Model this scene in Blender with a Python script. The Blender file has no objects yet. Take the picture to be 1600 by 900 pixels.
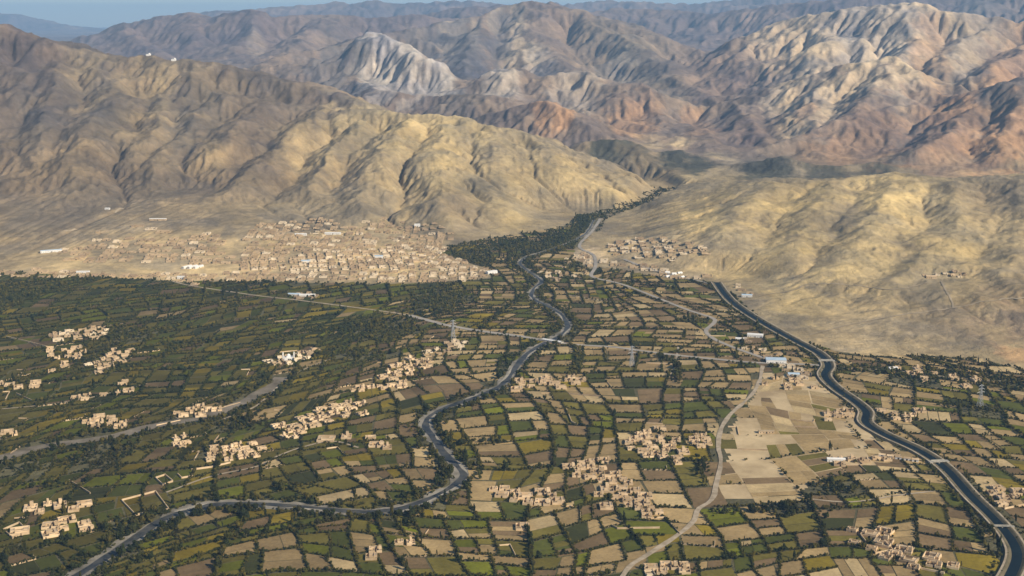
import bpy, math, random
import numpy as np
from mathutils import Vector, Matrix
random.seed(7); rng = np.random.default_rng(7)
R = math.radians
sc = bpy.context.scene
col = sc.collection

# ------------------------------------------------------------------ camera, sky, sun, exposure
CAMZ = 680.0; FPX = 1931.0; HOR = 30.0
PITCH = math.atan((450 - HOR) / FPX)
cam = bpy.data.cameras.new('camera'); camo = bpy.data.objects.new('camera', cam); col.objects.link(camo)
camo.location = (0, 0, CAMZ); camo.rotation_euler = (math.pi/2 - PITCH, 0, 0)
cam.sensor_width = 36; cam.lens = FPX / 1600 * 36
cam.clip_start = 1; cam.clip_end = 200000
sc.camera = camo
SUN_EL = R(33); SUN_DIR = Vector((0.80, -0.60, 0)).normalized()
w = bpy.data.worlds.new('World'); sc.world = w; w.use_nodes = True
nt = w.node_tree; nt.nodes.clear()
sky = nt.nodes.new('ShaderNodeTexSky'); sky.sky_type = 'NISHITA'; sky.sun_disc = False
sky.sun_elevation = SUN_EL; sky.sun_rotation = math.atan2(SUN_DIR.x, SUN_DIR.y)
sky.altitude = 2500; sky.air_density = 1.3; sky.dust_density = 0.3; sky.ozone_density = 4.0
bg = nt.nodes.new('ShaderNodeBackground'); bg.inputs[1].default_value = 0.072
wo = nt.nodes.new('ShaderNodeOutputWorld')
nt.links.new(sky.outputs[0], bg.inputs[0]); nt.links.new(bg.outputs[0], wo.inputs[0])
sl = bpy.data.lights.new('sun', 'SUN'); sl.energy = 4.8; sl.angle = R(0.5); sl.color = (1.0, 0.88, 0.69)
so = bpy.data.objects.new('sun', sl); col.objects.link(so)
tosun = Vector((SUN_DIR.x*math.cos(SUN_EL), SUN_DIR.y*math.cos(SUN_EL), math.sin(SUN_EL)))
so.rotation_euler = tosun.to_track_quat('Z', 'Y').to_euler()
sc.view_settings.view_transform = 'Standard'; sc.view_settings.look = 'None'
sc.view_settings.gamma = 1; sc.view_settings.exposure = 0.5; sc.view_settings.use_curve_mapping = False
HAZE_DENSITY = 3.2e-5; HAZE_COLOR = (0.38, 0.65, 1.0, 1)

# ------------------------------------------------------------------ helpers
CP, SP = math.cos(PITCH), math.sin(PITCH)
def ray(px, py):
    """direction of a photo pixel, scaled to unit forward (world y) distance"""
    u = (np.asarray(px, float) - 800) / FPX; v = (450 - np.asarray(py, float)) / FPX
    dy = CP + v*SP; dz = -SP + v*CP
    return u/dy, dz/dy
def at(px, py, D):
    rx, rz = ray(px, py)
    return rx*D, np.asarray(D, float)*1.0, CAMZ + rz*D
def flat(px, py, z=0.0):
    rx, rz = ray(px, py); D = (z - CAMZ)/rz
    return rx*D, D
def project(x, y, z):
    z = z - CAMZ
    f = y*CP - z*SP; up = y*SP + z*CP
    return 800 + FPX*x/f, 450 - FPX*up/f

def h2(ix, iy, s):
    n = (ix*374761393 + iy*668265263 + s*974634777) & 0xffffffff
    n = ((n ^ (n >> 13))*1274126177) & 0xffffffff
    n = n ^ (n >> 16)
    return (n & 0xffffff)/float(0xffffff)
def vnoise(x, y, s=0):
    x = np.asarray(x, float); y = np.asarray(y, float)
    ix = np.floor(x).astype(np.int64); iy = np.floor(y).astype(np.int64)
    fx = x-ix; fy = y-iy; fx = fx*fx*fx*(fx*(fx*6-15)+10); fy = fy*fy*fy*(fy*(fy*6-15)+10)
    a = h2(ix, iy, s); b = h2(ix+1, iy, s); c = h2(ix, iy+1, s); d = h2(ix+1, iy+1, s)
    return (a*(1-fx)+b*fx)*(1-fy)+(c*(1-fx)+d*fx)*fy
def fbm(x, y, o=5, s=0, g=0.5):
    t = 0; a = 1; n = 0
    for k in range(o):
        t = t + a*vnoise(x, y, s+k*17); n += a; a *= g
        x, y = x*1.6+y*1.2+3.1, -x*1.2+y*1.6+7.7
    return t/n
def ridged(x, y, o=5, s=0, g=0.5):
    t = 0; a = 1; n = 0
    for k in range(o):
        t = t + a*(1-np.abs(2*vnoise(x, y, s+k*13)-1)); n += a; a *= g
        x, y = x*1.6+y*1.2+1.1, -x*1.2+y*1.6+4.7
    return t/n

def seg_dist(X, Y, ax, ay, bx, by):
    dx, dy = bx-ax, by-ay; L = dx*dx+dy*dy+1e-12
    t = np.clip(((X-ax)*dx+(Y-ay)*dy)/L, 0, 1)
    return np.hypot(X-(ax+t*dx), Y-(ay+t*dy)), t
def line_dist(X, Y, P):
    d = np.full(np.shape(X), 1e9)
    for (a, b) in zip(P[:-1], P[1:]):
        e, t = seg_dist(X, Y, a[0], a[1], b[0], b[1]); d = np.minimum(d, e)
    return d
def inside(X, Y, P):
    r = np.zeros(np.shape(X), bool); n = len(P)
    for i in range(n):
        x1, y1 = P[i]; x2, y2 = P[(i+1) % n]
        if y1 == y2: continue
        c = ((y1 > Y) != (y2 > Y)) & (X < (x2-x1)*(Y-y1)/(y2-y1)+x1)
        r ^= c
    return r
def spline(P, n=8):
    P = [np.array(p, float) for p in P]; Q = [2*P[0]-P[1]]+P+[2*P[-1]-P[-2]]; out = []
    for i in range(1, len(Q)-2):
        for k in range(n):
            t = k/n; a, b, c, d = Q[i-1], Q[i], Q[i+1], Q[i+2]
            out.append(0.5*((2*b)+(c-a)*t+(2*a-5*b+4*c-d)*t*t+(3*b-a-3*c+d)*t**3))
    out.append(P[-1]); return np.array(out)
def resample(P, step):
    P = np.asarray(P, float); s = np.r_[0, np.cumsum(np.hypot(*np.diff(P[:, :2], axis=0).T))]
    n = max(2, int(s[-1]/step)+1); q = np.linspace(0, s[-1], n)
    return np.c_[np.interp(q, s, P[:, 0]), np.interp(q, s, P[:, 1])]

def np_mesh(name, V, F, mat=None, smooth=False, colors=None, link=True, parent=None):
    """V (n,3), F (m,k) of one polygon size"""
    V = np.asarray(V, np.float32); F = np.asarray(F, np.int32); k = F.shape[1]
    me = bpy.data.meshes.new(name)
    me.vertices.add(len(V)); me.vertices.foreach_set('co', V.ravel())
    me.loops.add(F.size); me.loops.foreach_set('vertex_index', F.ravel())
    me.polygons.add(len(F)); me.polygons.foreach_set('loop_start', np.arange(0, F.size, k, dtype=np.int32))
    me.polygons.foreach_set('loop_total', np.full(len(F), k, np.int32))
    me.polygons.foreach_set('use_smooth', np.full(len(F), smooth))
    me.update(calc_edges=True)
    if colors is not None:
        c = np.asarray(colors, np.float32)
        if c.shape[1] == 3: c = np.c_[c, np.ones(len(c), np.float32)]
        dom = 'POINT' if len(c) == len(V) else 'CORNER'
        if len(c) == len(F) and len(c) != len(V): c = np.repeat(c, k, axis=0)
        at_ = me.color_attributes.new('tint', 'FLOAT_COLOR', dom); at_.data.foreach_set('color', c.ravel().astype(np.float32))
    if mat: me.materials.append(mat)
    if not link: return me
    o = bpy.data.objects.new(name, me); col.objects.link(o)
    if parent: o.parent = parent
    return o
def tag(o, label=None, cat=None, group=None, kind=None):
    if label: o['label'] = label
    if cat: o['category'] = cat
    if group: o['group'] = group
    if kind: o['kind'] = kind
    return o
def empty(name, loc, rz=0):
    o = bpy.data.objects.new(name, None); col.objects.link(o); o.location = loc; o.rotation_euler = (0, 0, rz); return o
def copy_tree(o, parent=None):
    c = o.copy(); col.objects.link(c); c.parent = parent
    for ch in list(o.children): copy_tree(ch, c)
    return c

BOXV = np.array([[-.5,-.5,0],[.5,-.5,0],[.5,.5,0],[-.5,.5,0],[-.5,-.5,1],[.5,-.5,1],[.5,.5,1],[-.5,.5,1]])
BOXF = np.array([[0,3,2,1],[4,5,6,7],[0,1,5,4],[1,2,6,5],[2,3,7,6],[3,0,4,7]])
def boxes(B):
    """B rows: cx cy z0 sx sy sz rot -> V,F"""
    B = np.atleast_2d(np.asarray(B, float)); n = len(B)
    V = BOXV[None]*B[:, None, 3:6]; c, s = np.cos(B[:, 6])[:, None], np.sin(B[:, 6])[:, None]
    x = V[..., 0]*c-V[..., 1]*s+B[:, None, 0]; y = V[..., 0]*s+V[..., 1]*c+B[:, None, 1]; z = V[..., 2]+B[:, None, 2]
    V = np.stack([x, y, z], -1).reshape(-1, 3); F = (BOXF[None]+(np.arange(n)*8)[:, None, None]).reshape(-1, 4)
    return V, F

# ------------------------------------------------------------------ materials
def mat(name, build):
    m = bpy.data.materials.new(name); m.use_nodes = True; t = m.node_tree; t.nodes.clear()
    out = t.nodes.new('ShaderNodeOutputMaterial'); b = t.nodes.new('ShaderNodeBsdfPrincipled')
    t.links.new(b.outputs[0], out.inputs[0]); b.inputs['Roughness'].default_value = 0.95
    b.inputs['Specular IOR Level'].default_value = 0.1
    build(t, b); return m
def nd(t, kind, **kw):
    n = t.nodes.new(kind)
    for k, v in kw.items():
        if k in n.inputs: n.inputs[k].default_value = v
        else: setattr(n, k, v)
    return n
def noise(t, vec, scale, detail=5, rough=0.6):
    n = nd(t, 'ShaderNodeTexNoise', Scale=scale, Detail=detail, Roughness=rough); t.links.new(vec, n.inputs['Vector']); return n.outputs[0]
def ramp(t, fac, stops):
    r = t.nodes.new('ShaderNodeValToRGB'); t.links.new(fac, r.inputs[0]); e = r.color_ramp.elements
    for i, (p, c) in enumerate(stops):
        if i < 2: e[i].position = p
        else: e.new(p)
        el = e[i]; el.color = (c, c, c, 1) if not isinstance(c, tuple) else (*c, 1)
    return r.outputs[0]
def mix(t, a, b, fac, mode='MIX'):
    m = t.nodes.new('ShaderNodeMix'); m.data_type = 'RGBA'; m.blend_type = mode
    for s, v in ((m.inputs[6], a), (m.inputs[7], b)):
        if isinstance(v, tuple): s.default_value = (*v, 1)
        else: t.links.new(v, s)
    if isinstance(fac, float): m.inputs[0].default_value = fac
    else: t.links.new(fac, m.inputs[0])
    return m.outputs[2]
def position(t):
    g = t.nodes.new('ShaderNodeNewGeometry'); return g.outputs['Position']
def attr(t, n='tint'):
    a = t.nodes.new('ShaderNodeAttribute'); a.attribute_name = n; return a.outputs['Color']
def scaled(t, v, s):
    m = t.nodes.new('ShaderNodeMapping'); m.inputs['Scale'].default_value = s; t.links.new(v, m.inputs[0]); return m.outputs[0]

def b_terrain(t, b):
    p = position(t); c = attr(t)
    n1 = ramp(t, noise(t, p, 0.004, 8, 0.65), [(0.3, 0.72), (0.7, 1.28)])
    n2 = ramp(t, noise(t, p, 0.03, 6, 0.7), [(0.3, 0.80), (0.7, 1.18)])
    n3 = ramp(t, noise(t, scaled(t, p, (1, 1, 5)), 0.0011, 9, 0.7), [(0.33, (0.80, 0.80, 0.86)), (0.66, (1.22, 1.18, 1.08))])
    c = mix(t, c, n1, 1.0, 'MULTIPLY'); c = mix(t, c, n2, 1.0, 'MULTIPLY'); c = mix(t, c, n3, 1.0, 'MULTIPLY')
    t.links.new(c, b.inputs['Base Color'])
    bp = nd(t, 'ShaderNodeBump', Strength=0.75, Distance=20.0)
    t.links.new(noise(t, p, 0.012, 10, 0.68), bp.inputs['Height']); t.links.new(bp.outputs[0], b.inputs['Normal'])
M_TERR = mat('rock_and_dry_soil', b_terrain)
def b_field(t, b):
    p = position(t); c = attr(t)
    n1 = ramp(t, noise(t, p, 0.02, 5, 0.6), [(0.3, 0.75), (0.7, 1.25)])
    n2 = ramp(t, noise(t, p, 0.18, 5, 0.7), [(0.3, 0.78), (0.7, 1.2)])
    c = mix(t, c, n1, 1.0, 'MULTIPLY'); c = mix(t, c, n2, 1.0, 'MULTIPLY')
    t.links.new(c, b.inputs['Base Color'])
M_FIELD = mat('crops_and_tilled_soil', b_field)
def simple(name, c1, c2, sc1=0.1, rough=0.95, lo=0.35, hi=0.65, spec=0.1, objvar=False):
    def f(t, b):
        p = position(t); c = mix(t, c1, c2, ramp(t, noise(t, p, sc1, 5, 0.65), [(lo, 0.0), (hi, 1.0)]))
        if objvar:
            oi = t.nodes.new('ShaderNodeObjectInfo'); c = mix(t, c, ramp(t, oi.outputs['Random'], [(0, (0.75, 0.75, 0.75)), (1, (1.2, 1.2, 1.2))]), 1.0, 'MULTIPLY')
        t.links.new(c, b.inputs['Base Color']); b.inputs['Roughness'].default_value = rough; b.inputs['Specular IOR Level'].default_value = spec
    return mat(name, f)
M_MUD = simple('mud_plaster', (0.42, 0.30, 0.175), (0.66, 0.50, 0.32), 0.035, objvar=True)
M_ROOF = simple('mud_roof', (0.34, 0.26, 0.17), (0.56, 0.44, 0.30), 0.04, objvar=True)
M_YARD = simple('courtyard_soil', (0.22, 0.17, 0.11), (0.36, 0.28, 0.18), 0.05)
M_PALE = simple('pale_plaster', (0.54, 0.43, 0.29), (0.74, 0.62, 0.45), 0.05)
M_OLDMUD = simple('weathered_mud', (0.26, 0.19, 0.12), (0.42, 0.31, 0.20), 0.05)
M_DARK = simple('dark_opening', (0.02, 0.018, 0.015), (0.04, 0.035, 0.03), 0.3)
M_WHITE = simple('white_paint', (0.62, 0.60, 0.56), (0.74, 0.72, 0.68), 0.1)
M_BLUE = simple('pale_blue_sheet_roof', (0.35, 0.45, 0.55), (0.45, 0.55, 0.62), 0.1, 0.6)
M_STEEL = simple('galvanised_steel', (0.32, 0.32, 0.32), (0.42, 0.42, 0.42), 0.5, 0.6)
M_CONC = simple('concrete', (0.27, 0.25, 0.21), (0.40, 0.37, 0.31), 0.08)
M_TRACK = simple('dirt_track_soil', (0.26, 0.21, 0.145), (0.44, 0.36, 0.26), 0.06)
M_ASPH = simple('dusty_asphalt', (0.26, 0.235, 0.20), (0.36, 0.32, 0.27), 0.03)
M_GRAVEL = simple('river_gravel', (0.11, 0.10, 0.08), (0.30, 0.27, 0.22), 0.03)
M_BED = simple('dry_riverbed_gravel', (0.11, 0.092, 0.065), (0.23, 0.195, 0.15), 0.025)
M_SAND = simple('sandy_bare_ground', (0.32, 0.235, 0.13), (0.56, 0.43, 0.25), 0.012)
M_PATH = simple('worn_path_soil', (0.26, 0.21, 0.14), (0.36, 0.29, 0.20), 0.02)
M_BANK = simple('scrubby_bank_soil', (0.085, 0.075, 0.045), (0.16, 0.13, 0.08), 0.05)
M_BAR = simple('pale_gravel_bar', (0.24, 0.215, 0.17), (0.40, 0.36, 0.29), 0.06)
M_WATER = simple('river_water', (0.022, 0.026, 0.030), (0.085, 0.080, 0.068), 0.045, 0.5, spec=0.15)
M_CANAL = simple('canal_water', (0.006, 0.012, 0.018), (0.010, 0.020, 0.028), 0.02, 0.6, spec=0.03)
def b_leaf(t, b):
    c = attr(t); p = position(t)
    n = ramp(t, noise(t, p, 0.35, 4, 0.7), [(0.3, 0.7), (0.7, 1.35)])
    t.links.new(mix(t, c, n, 1.0, 'MULTIPLY'), b.inputs['Base Color'])
M_LEAF = mat('leaves', b_leaf)
M_BARK = simple('bark', (0.10, 0.08, 0.06), (0.16, 0.13, 0.10), 1.0)
# ------------------------------------------------------------------ the terrain: one eroded height field
GREEN_PX = [(-400,424),(0,424),(150,433),(300,440),(450,441),(560,443),(640,444),(720,440),(768,434),(762,420),(700,400),(688,388),
            (740,377),(800,367),(850,360),(886,352),(902,336),(936,335),(934,352),(916,376),(890,394),(915,420),(950,418),(1000,428),
            (1060,436),(1116,440),(1135,452),(1175,487),(1210,510),(1252,533),(1300,548),(1360,556),(1450,556),(1530,560),(1600,578),(1750,590),(2000,640),
            (2400,2200),(-800,2200)]
GREEN = [tuple(float(v) for v in flat(*p)) for p in GREEN_PX[:-2]] + [(3500, 100), (-3500, 100)]
GREEN = [(x, y) for x, y in GREEN]
DTH, DV = 0.0012, 0.0021
TH = np.arange(-0.60, 0.6001, DTH); V0, V1 = math.log(2200), math.log(62000)
VV = np.arange(V0, V1, DV)
TT, LL = np.meshgrid(TH, VV)
DD = np.exp(LL); GX = DD*np.sin(TT); GY = DD*np.cos(TT)
NE = int(1.2/DV)
edge = line_dist(GX[:NE:2, ::2], GY[:NE:2, ::2], GREEN+[GREEN[0]]).repeat(2, 0)[:NE].repeat(2, 1)[:, :TT.shape[1]]
edge[1:-1, 1:-1] = (edge[:-2, 1:-1]+edge[2:, 1:-1]+edge[1:-1, :-2]+edge[1:-1, 2:])/4
edge = np.vstack([edge, DD[NE:]-DD[NE-1:NE]+edge[NE-1:NE]])
inn = inside(GX, GY, GREEN)
outd = np.where(inn, 0, edge)
base = 0.055*outd*np.clip(outd/500, .25, 1)
lim = np.interp(DD, [0, 3300, 4300, 5200, 7000, 12000, 60000], [20, 62, 62, 42, 66, 290, 300]) ; lim = np.where((TT > 0.05) & (DD < 5000), np.minimum(lim, 40), lim)
base = np.minimum(base, lim)
base = np.where(inn, 0, base)
# gorge behind the two near hills stays low
# ridge lines: (photo x, photo y, distance), slope
RIDGES = [
 # left hill crest and spurs
 (.44, [(-300,30,7200),(0,30,6600),(60,52,6500),(130,75,6400),(180,85,6300),(270,88,6200),(350,98,6150),(420,113,6100),(480,124,6050),(520,140,5900),(600,178,5600)]),
 (.52, [(60,60,6400),(20,130,5800),(0,200,5200),(-20,250,4800)]),
 (.52, [(-150,90,6200),(-120,160,5500),(-100,230,4900)]),
 (.52, [(90,90,6200),(100,150,5600),(60,230,4900)]),
 (.52, [(200,110,6100),(170,160,5500),(110,230,4800),(130,275,4500)]),
 (.52, [(250,130,5950),(240,190,5300),(200,250,4750)]),
 (.52, [(330,145,5850),(300,200,5250),(240,255,4700)]),
 (.52, [(420,150,5800),(370,200,5200),(330,240,4800)]),
 (.48, [(130,100,6200),(260,130,5950),(330,152,5850),(420,163,5750),(500,165,5700)]),
 # yellow hill
 (.52, [(500,163,5700),(560,170,5500),(640,170,5400),(700,172,5350),(780,190,5250),(850,215,5150),(900,243,5050),(960,280,4850),(1010,312,4600)]),
 (.60, [(500,170,5550),(440,230,4950),(370,290,4400),(335,312,4300)]),
 (.60, [(560,185,5300),(520,240,4800),(480,300,4350),(470,325,4250)]),
 (.60, [(640,178,5250),(600,240,4700),(560,300,4300),(570,330,4120)]),
 (.60, [(700,182,5200),(680,240,4650),(690,300,4250),(700,338,4050)]),
 (.60, [(760,195,5150),(790,250,4600),(800,310,4200),(780,345,4050)]),
 (.60, [(850,220,5050),(880,270,4550),(880,320,4200)]),
 (.60, [(920,262,4950),(950,300,4500),(930,325,4350)]),
 # near hills on the right
 (.26, [(1045,300,4500),(1070,296,4500),(1120,290,4450),(1200,277,4400),(1290,281,4350),(1400,270,4350),(1480,280,4250),(1600,275,4200),(1800,262,4200)]),
 (.26, [(1060,300,4420),(1050,340,4050),(1040,362,3800)]),
 (.26, [(1130,300,4300),(1110,345,3900),(1100,375,3620)]),
 (.26, [(1200,280,4300),(1160,330,3850),(1120,385,3450)]),
 (.26, [(1300,285,4250),(1270,340,3750),(1220,400,3330)]),
 (.26, [(1400,275,4250),(1370,330,3800),(1340,390,3360),(1300,425,3150)]),
 (.26, [(1490,283,4150),(1510,340,3720),(1470,400,3300),(1420,432,3100)]),
 (.26, [(1600,280,4100),(1600,350,3650),(1560,420,3160)]),
 (.26, [(1720,280,4100),(1700,360,3600),(1660,420,3160)]),
 # low dark hills in the gorge
 (.45, [(895,235,5700),(930,219,5750),(965,216,5750),(1000,240,5700),(1060,233,5700),(1110,252,5600)]),
 (.45, [(1150,258,5300),(1220,246,5300),(1290,260,5250),(1380,258,5250),(1420,266,5200),(1550,268,5200)]),
 # centre mountain
 (.42, [(380,105,9500),(500,78,10500),(555,60,11000),(640,48,11500),(700,33,12000),(760,18,12300),(800,8,12500),(833,2,12500),(870,10,12400),(900,15,12300),(960,35,12000),(1000,45,11800),(1050,62,11500),(1120,90,11000),(1160,120,10500)]),
 (.50, [(833,3,12500),(830,60,11000),(900,110,9500),(960,130,8600),(1010,160,7800)]),
 (.50, [(760,18,12300),(740,70,10800),(720,120,9500)]),
 (.50, [(900,15,12300),(1000,80,10500),(1080,130,9000),(1130,180,7900)]),
 (.85, [(545,62,9500),(575,50,9400),(605,52,9300),(640,75,9000),(680,95,8700),(700,115,8500),(718,138,8300)]),
 (.55, [(730,130,8500),(770,106,8400),(800,108,8300),(830,125,8200),(870,115,8200),(925,110,8200),(950,130,8000),(990,128,7800),(1020,160,7500),(1050,200,7000)]),
 (.5, [(600,140,7700),(660,150,7500),(740,150,7300),(800,150,7200)]),
 (.55, [(775,172,6800),(845,155,6700),(880,170,6500),(910,195,6300)]),
 (.45, [(380,103,9500),(450,95,9500),(520,110,9200),(560,125,8700),(600,140,8000)]),
 # purple mountain on the left
 (.40, [(60,78,16500),(110,66,15500),(150,52,15500),(200,35,15500),(250,25,15500),(290,18,15500),(330,30,15300),(395,16,14500),(430,25,14500),(520,22,15000),(600,25,15000),(650,20,15500),(720,30,16000)]),
 (.50, [(395,16,14500),(380,60,13000),(360,100,11500)]),
 (.50, [(200,35,15500),(230,70,13500),(250,90,12500)]),
 (.50, [(290,18,15500),(310,60,13500)]),
 (.50, [(520,22,15000),(470,60,13000),(440,85,11500)]),
 # pale mountains on the right
 (.50, [(1080,110,11500),(1120,85,11000),(1160,72,10500),(1200,58,10300),(1225,35,10300),(1290,20,10200),(1350,8,10000),(1430,2,9800),(1445,18,9600),(1500,18,9500),(1560,28,9500),(1600,35,9400),(1750,20,9300)]),
 (.55, [(1290,20,10200),(1300,60,9400),(1270,100,8600)]),
 (.55, [(1430,2,9800),(1440,60,8900),(1400,95,8000)]),
 (.55, [(1160,72,10500),(1190,110,9400),(1210,135,8500)]),
 (.55, [(1560,28,9500),(1500,70,8600),(1470,110,7800)]),
 (.55, [(1700,28,9500),(1600,75,8400),(1540,105,7600)]),
 (.50, [(1120,170,8000),(1160,153,7900),(1250,125,7700),(1330,102,7500),(1385,90,7400),(1420,105,7200),(1475,150,6800)]),
 (.60, [(1385,90,7400),(1370,150,6700),(1340,180,6300)]),
 (.60, [(1300,110,7600),(1270,160,6900),(1285,205,6200)]),
 (.60, [(1200,142,7800),(1170,185,7000),(1200,225,6200)]),
 (.50, [(1475,152,6800),(1530,140,6600),(1600,122,6500),(1750,110,6500)]),
 (.55, [(1530,140,6600),(1500,195,5900),(1440,235,5450)]),
 (.55, [(1600,125,6500),(1590,195,5750),(1560,240,5350)]),
 (.55, [(1420,165,6600),(1340,180,6300),(1250,215,5950),(1170,240,5750)]),
 (.55, [(1050,215,6700),(1070,195,7000),(1100,210,6600),(1130,235,6100)]),
 # far blue ranges
 (.35, [(250,32,26000),(400,14,26000),(470,5,26000),(530,0,26000),(600,5,26000),(700,2,26000),(800,5,26000),(900,6,26000),(960,2,26000),(1050,4,26000),(1150,-3,26000),(1250,-6,26000),(1400,-12,26000),(1700,-20,26000)]),
 (.35, [(600,30,18500),(640,22,18500),(700,12,18500),(780,6,18500),(850,25,18500),(900,24,18500),(970,12,18500),(1050,15,18000),(1100,22,17500),(1200,10,17000),(1330,-2,16500),(1400,-8,16500),(1700,-20,16000)]),
 (.35, [(-300,15,38000),(-100,18,38000),(20,22,38000),(60,32,38000),(100,46,40000),(160,60,42000)]),
 (.35, [(-300,55,24000),(-60,52,24000),(40,62,25000),(90,72,26000)]),
]
QT = TT + 0.022*(fbm(TT*28, LL*24, 5, 5)-.5); QL = LL + 0.05*(fbm(TT*28, LL*24, 5, 9)-.5)
ridge_h = np.full(TT.shape, -1e4); drop = np.full(TT.shape, 1e4)
for slope, P in RIDGES:
    xs, ys, zs = zip(*[tuple(float(v) for v in at(*p)) for p in P])
    th = [math.atan2(a, b) for a, b in zip(xs, ys)]; lv = [math.log(math.hypot(a, b)) for a, b in zip(xs, ys)]
    for i in range(len(P)-1):
        zm = max(zs[i], zs[i+1]); reach = min(1.2, (zm+50)/slope/math.exp(min(lv[i], lv[i+1]))*1.3)
        r0 = np.searchsorted(VV, min(lv[i], lv[i+1])-reach); r1 = np.searchsorted(VV, max(lv[i], lv[i+1])+reach)
        c0 = np.searchsorted(TH, min(th[i], th[i+1])-reach); c1 = np.searchsorted(TH, max(th[i], th[i+1])+reach)
        if r1 <= r0 or c1 <= c0: continue
        s = np.s_[r0:r1, c0:c1]
        d, t = seg_dist(QT[s], QL[s], th[i], lv[i], th[i+1], lv[i+1])
        run = d*DD[s]; zr = zs[i]*(1-t)+zs[i+1]*t; sc_ = DD[s]*0.006
        run = np.sqrt(run*run+sc_*sc_)-sc_
        h = zr-slope*run*(1-0.25*np.clip(run/(zr/slope+1), 0, 1))
        drop[s] = np.where(h > ridge_h[s], zr-h, drop[s]); ridge_h[s] = np.maximum(ridge_h[s], h)
k = DD*0.004
Hh = np.maximum(base, ridge_h)+k*np.log1p(np.exp(-np.abs(base-ridge_h)/k))
mount = np.clip((Hh-base)/(DD*0.02), 0, 1)
wild = np.clip((DD-4200)/2500, 0, 1)
rough = (ridged(TT*14, LL*11, 3, 3)-.62)*DD*(0.008+0.006*wild)+(ridged(TT*42, LL*26, 3, 33)-.62)*DD*(0.0034+0.0026*wild)+(fbm(TT*110, LL*80, 4, 8)-.5)*DD*0.0025
far_m = np.clip((DD-5600)/800, 0, 1)*np.clip((13500-DD)/1500, 0, 1)
crestw = np.exp(-drop/(DD*0.007))*(ridge_h > base)
rough *= 1-0.7*crestw
Hh = Hh+rough*np.maximum(mount, far_m*.8)*np.where(inn, 0, np.clip(outd/350, 0, 1))
hum = (fbm(TT*40, LL*30, 4, 21)-.45)*24*np.clip(outd/500-.1, 0, 1)*(TT > 0.06)*np.clip((4300-DD)/600, 0, 1)
Hh = np.where(inn, 0, np.maximum(Hh+hum, base*0.6))
del QT, QL, d, t

def erode(H, iters, K, m=0.45):
    ny, nx = H.shape; N = H.size; idx = np.arange(N).reshape(ny, nx)
    Df = DD.ravel(); cell = math.sqrt(DTH*DV)
    offs = [(-1,0),(1,0),(0,-1),(0,1),(-1,-1),(-1,1),(1,-1),(1,1)]
    for it in range(iters):
        best = np.zeros((ny, nx)); rec = idx.copy(); rd = np.ones((ny, nx))
        for dy, dx in offs:
            L = math.hypot(dy*DV, dx*DTH)
            ys = slice(max(0, -dy), ny-max(0, dy)); xs = slice(max(0, -dx), nx-max(0, dx))
            yt = slice(max(0, dy), ny+min(0, dy)); xt = slice(max(0, dx), nx+min(0, dx))
            s = (H[ys, xs]-H[yt, xt])/(L*DD[ys, xs]); b = best[ys, xs]; mk = s > b
            b[mk] = s[mk]; best[ys, xs] = b
            r = rec[ys, xs]; r[mk] = idx[yt, xt][mk]; rec[ys, xs] = r
            q = rd[ys, xs]; q[mk] = L/cell; rd[ys, xs] = q
        rec = rec.ravel(); rd = rd.ravel()
        dep = (rec != np.arange(N)).astype(np.int32); p = rec.copy()
        while True:
            add = dep[p]
            if not add.any(): break
            dep = dep+add; p = p[p]
        order = np.argsort(dep, kind='stable'); cnt = np.bincount(dep[order]); st = np.r_[0, np.cumsum(cnt)]
        A = np.ones(N)
        for l in range(len(cnt)-1, 0, -1):
            nodes = order[st[l]:st[l+1]]; np.add.at(A, rec[nodes], A[nodes])
        Fk = K*A**m/rd; h = H.ravel().copy(); 
        for l in range(1, len(cnt)):
            nodes = order[st[l]:st[l+1]]; f = Fk[nodes]; h[nodes] = (h[nodes]+f*h[rec[nodes]])/(1+f)
        H2 = h.reshape(ny, nx)
        # talus: relax a little
        lap = np.zeros_like(H2); lap[1:-1, 1:-1] = (H2[:-2, 1:-1]+H2[2:, 1:-1]+H2[1:-1, :-2]+H2[1:-1, 2:])/4-H2[1:-1, 1:-1]
        H2 = H2+lap*0.03
        # hold the crests where the photograph has them
        H = H2+(H0-H2)*hold
    return H
ef = outd*0.06+np.clip(outd-120, 0, None)*0.30; Hc = np.clip(Hh, 0, None)+1e-3; ef = ef+1e-3; Hh = np.where(inn, 0, Hc*ef/(Hc**4+ef**4)**.25)
GORGE = [tuple(float(v) for v in flat(*p_)) for p_ in [(925,348),(945,334),(985,326),(1012,315),(1028,304),(1040,297),(1022,288),(1000,282)]]
_m = (DD > 3900) & (DD < 5600) & (TT > 0) & (TT < .2)
gd = line_dist(GX[_m], GY[_m], GORGE); Hh[_m] = np.minimum(Hh[_m], 3+0.75*np.clip(gd-22, 0, None))
H0 = Hh.copy()
near_crest = np.exp(-np.clip(ridge_h*0+(Hh-ridge_h), 0, None)/1e9)
hold = 0.006+0.16*crestw
Hh = erode(Hh, 24, 0.042)
gm = np.where((TT > .05) & (DD < 4800), .45, 1)*np.clip(outd/400-.3, 0, 1)*np.clip((Hh-base*.8)/(DD*.01), .12, 1)
Hh = Hh+((ridged(TT*150, LL*80, 3, 201)-.62)*.0030+(ridged(TT*330, LL*170, 2, 202)-.62)*.0012)*DD*gm
gm = 0
H0 = Hh.copy(); hold = 0.02; Hh = erode(Hh, 5, 0.032)
Hh = np.where(inn, 0, np.maximum(Hh, 0.2*np.clip(outd/60, 0, 1)))
for _k in range(2):
    _l = np.zeros_like(Hh); _l[1:-1, 1:-1] = (Hh[:-2, 1:-1]+Hh[2:, 1:-1]+Hh[1:-1, :-2]+Hh[1:-1, 2:])/4-Hh[1:-1, 1:-1]
    Hh = Hh+_l*np.where(inn, 0, 0.05+.25*np.clip((DD-5000)/800, 0, 1))
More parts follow.
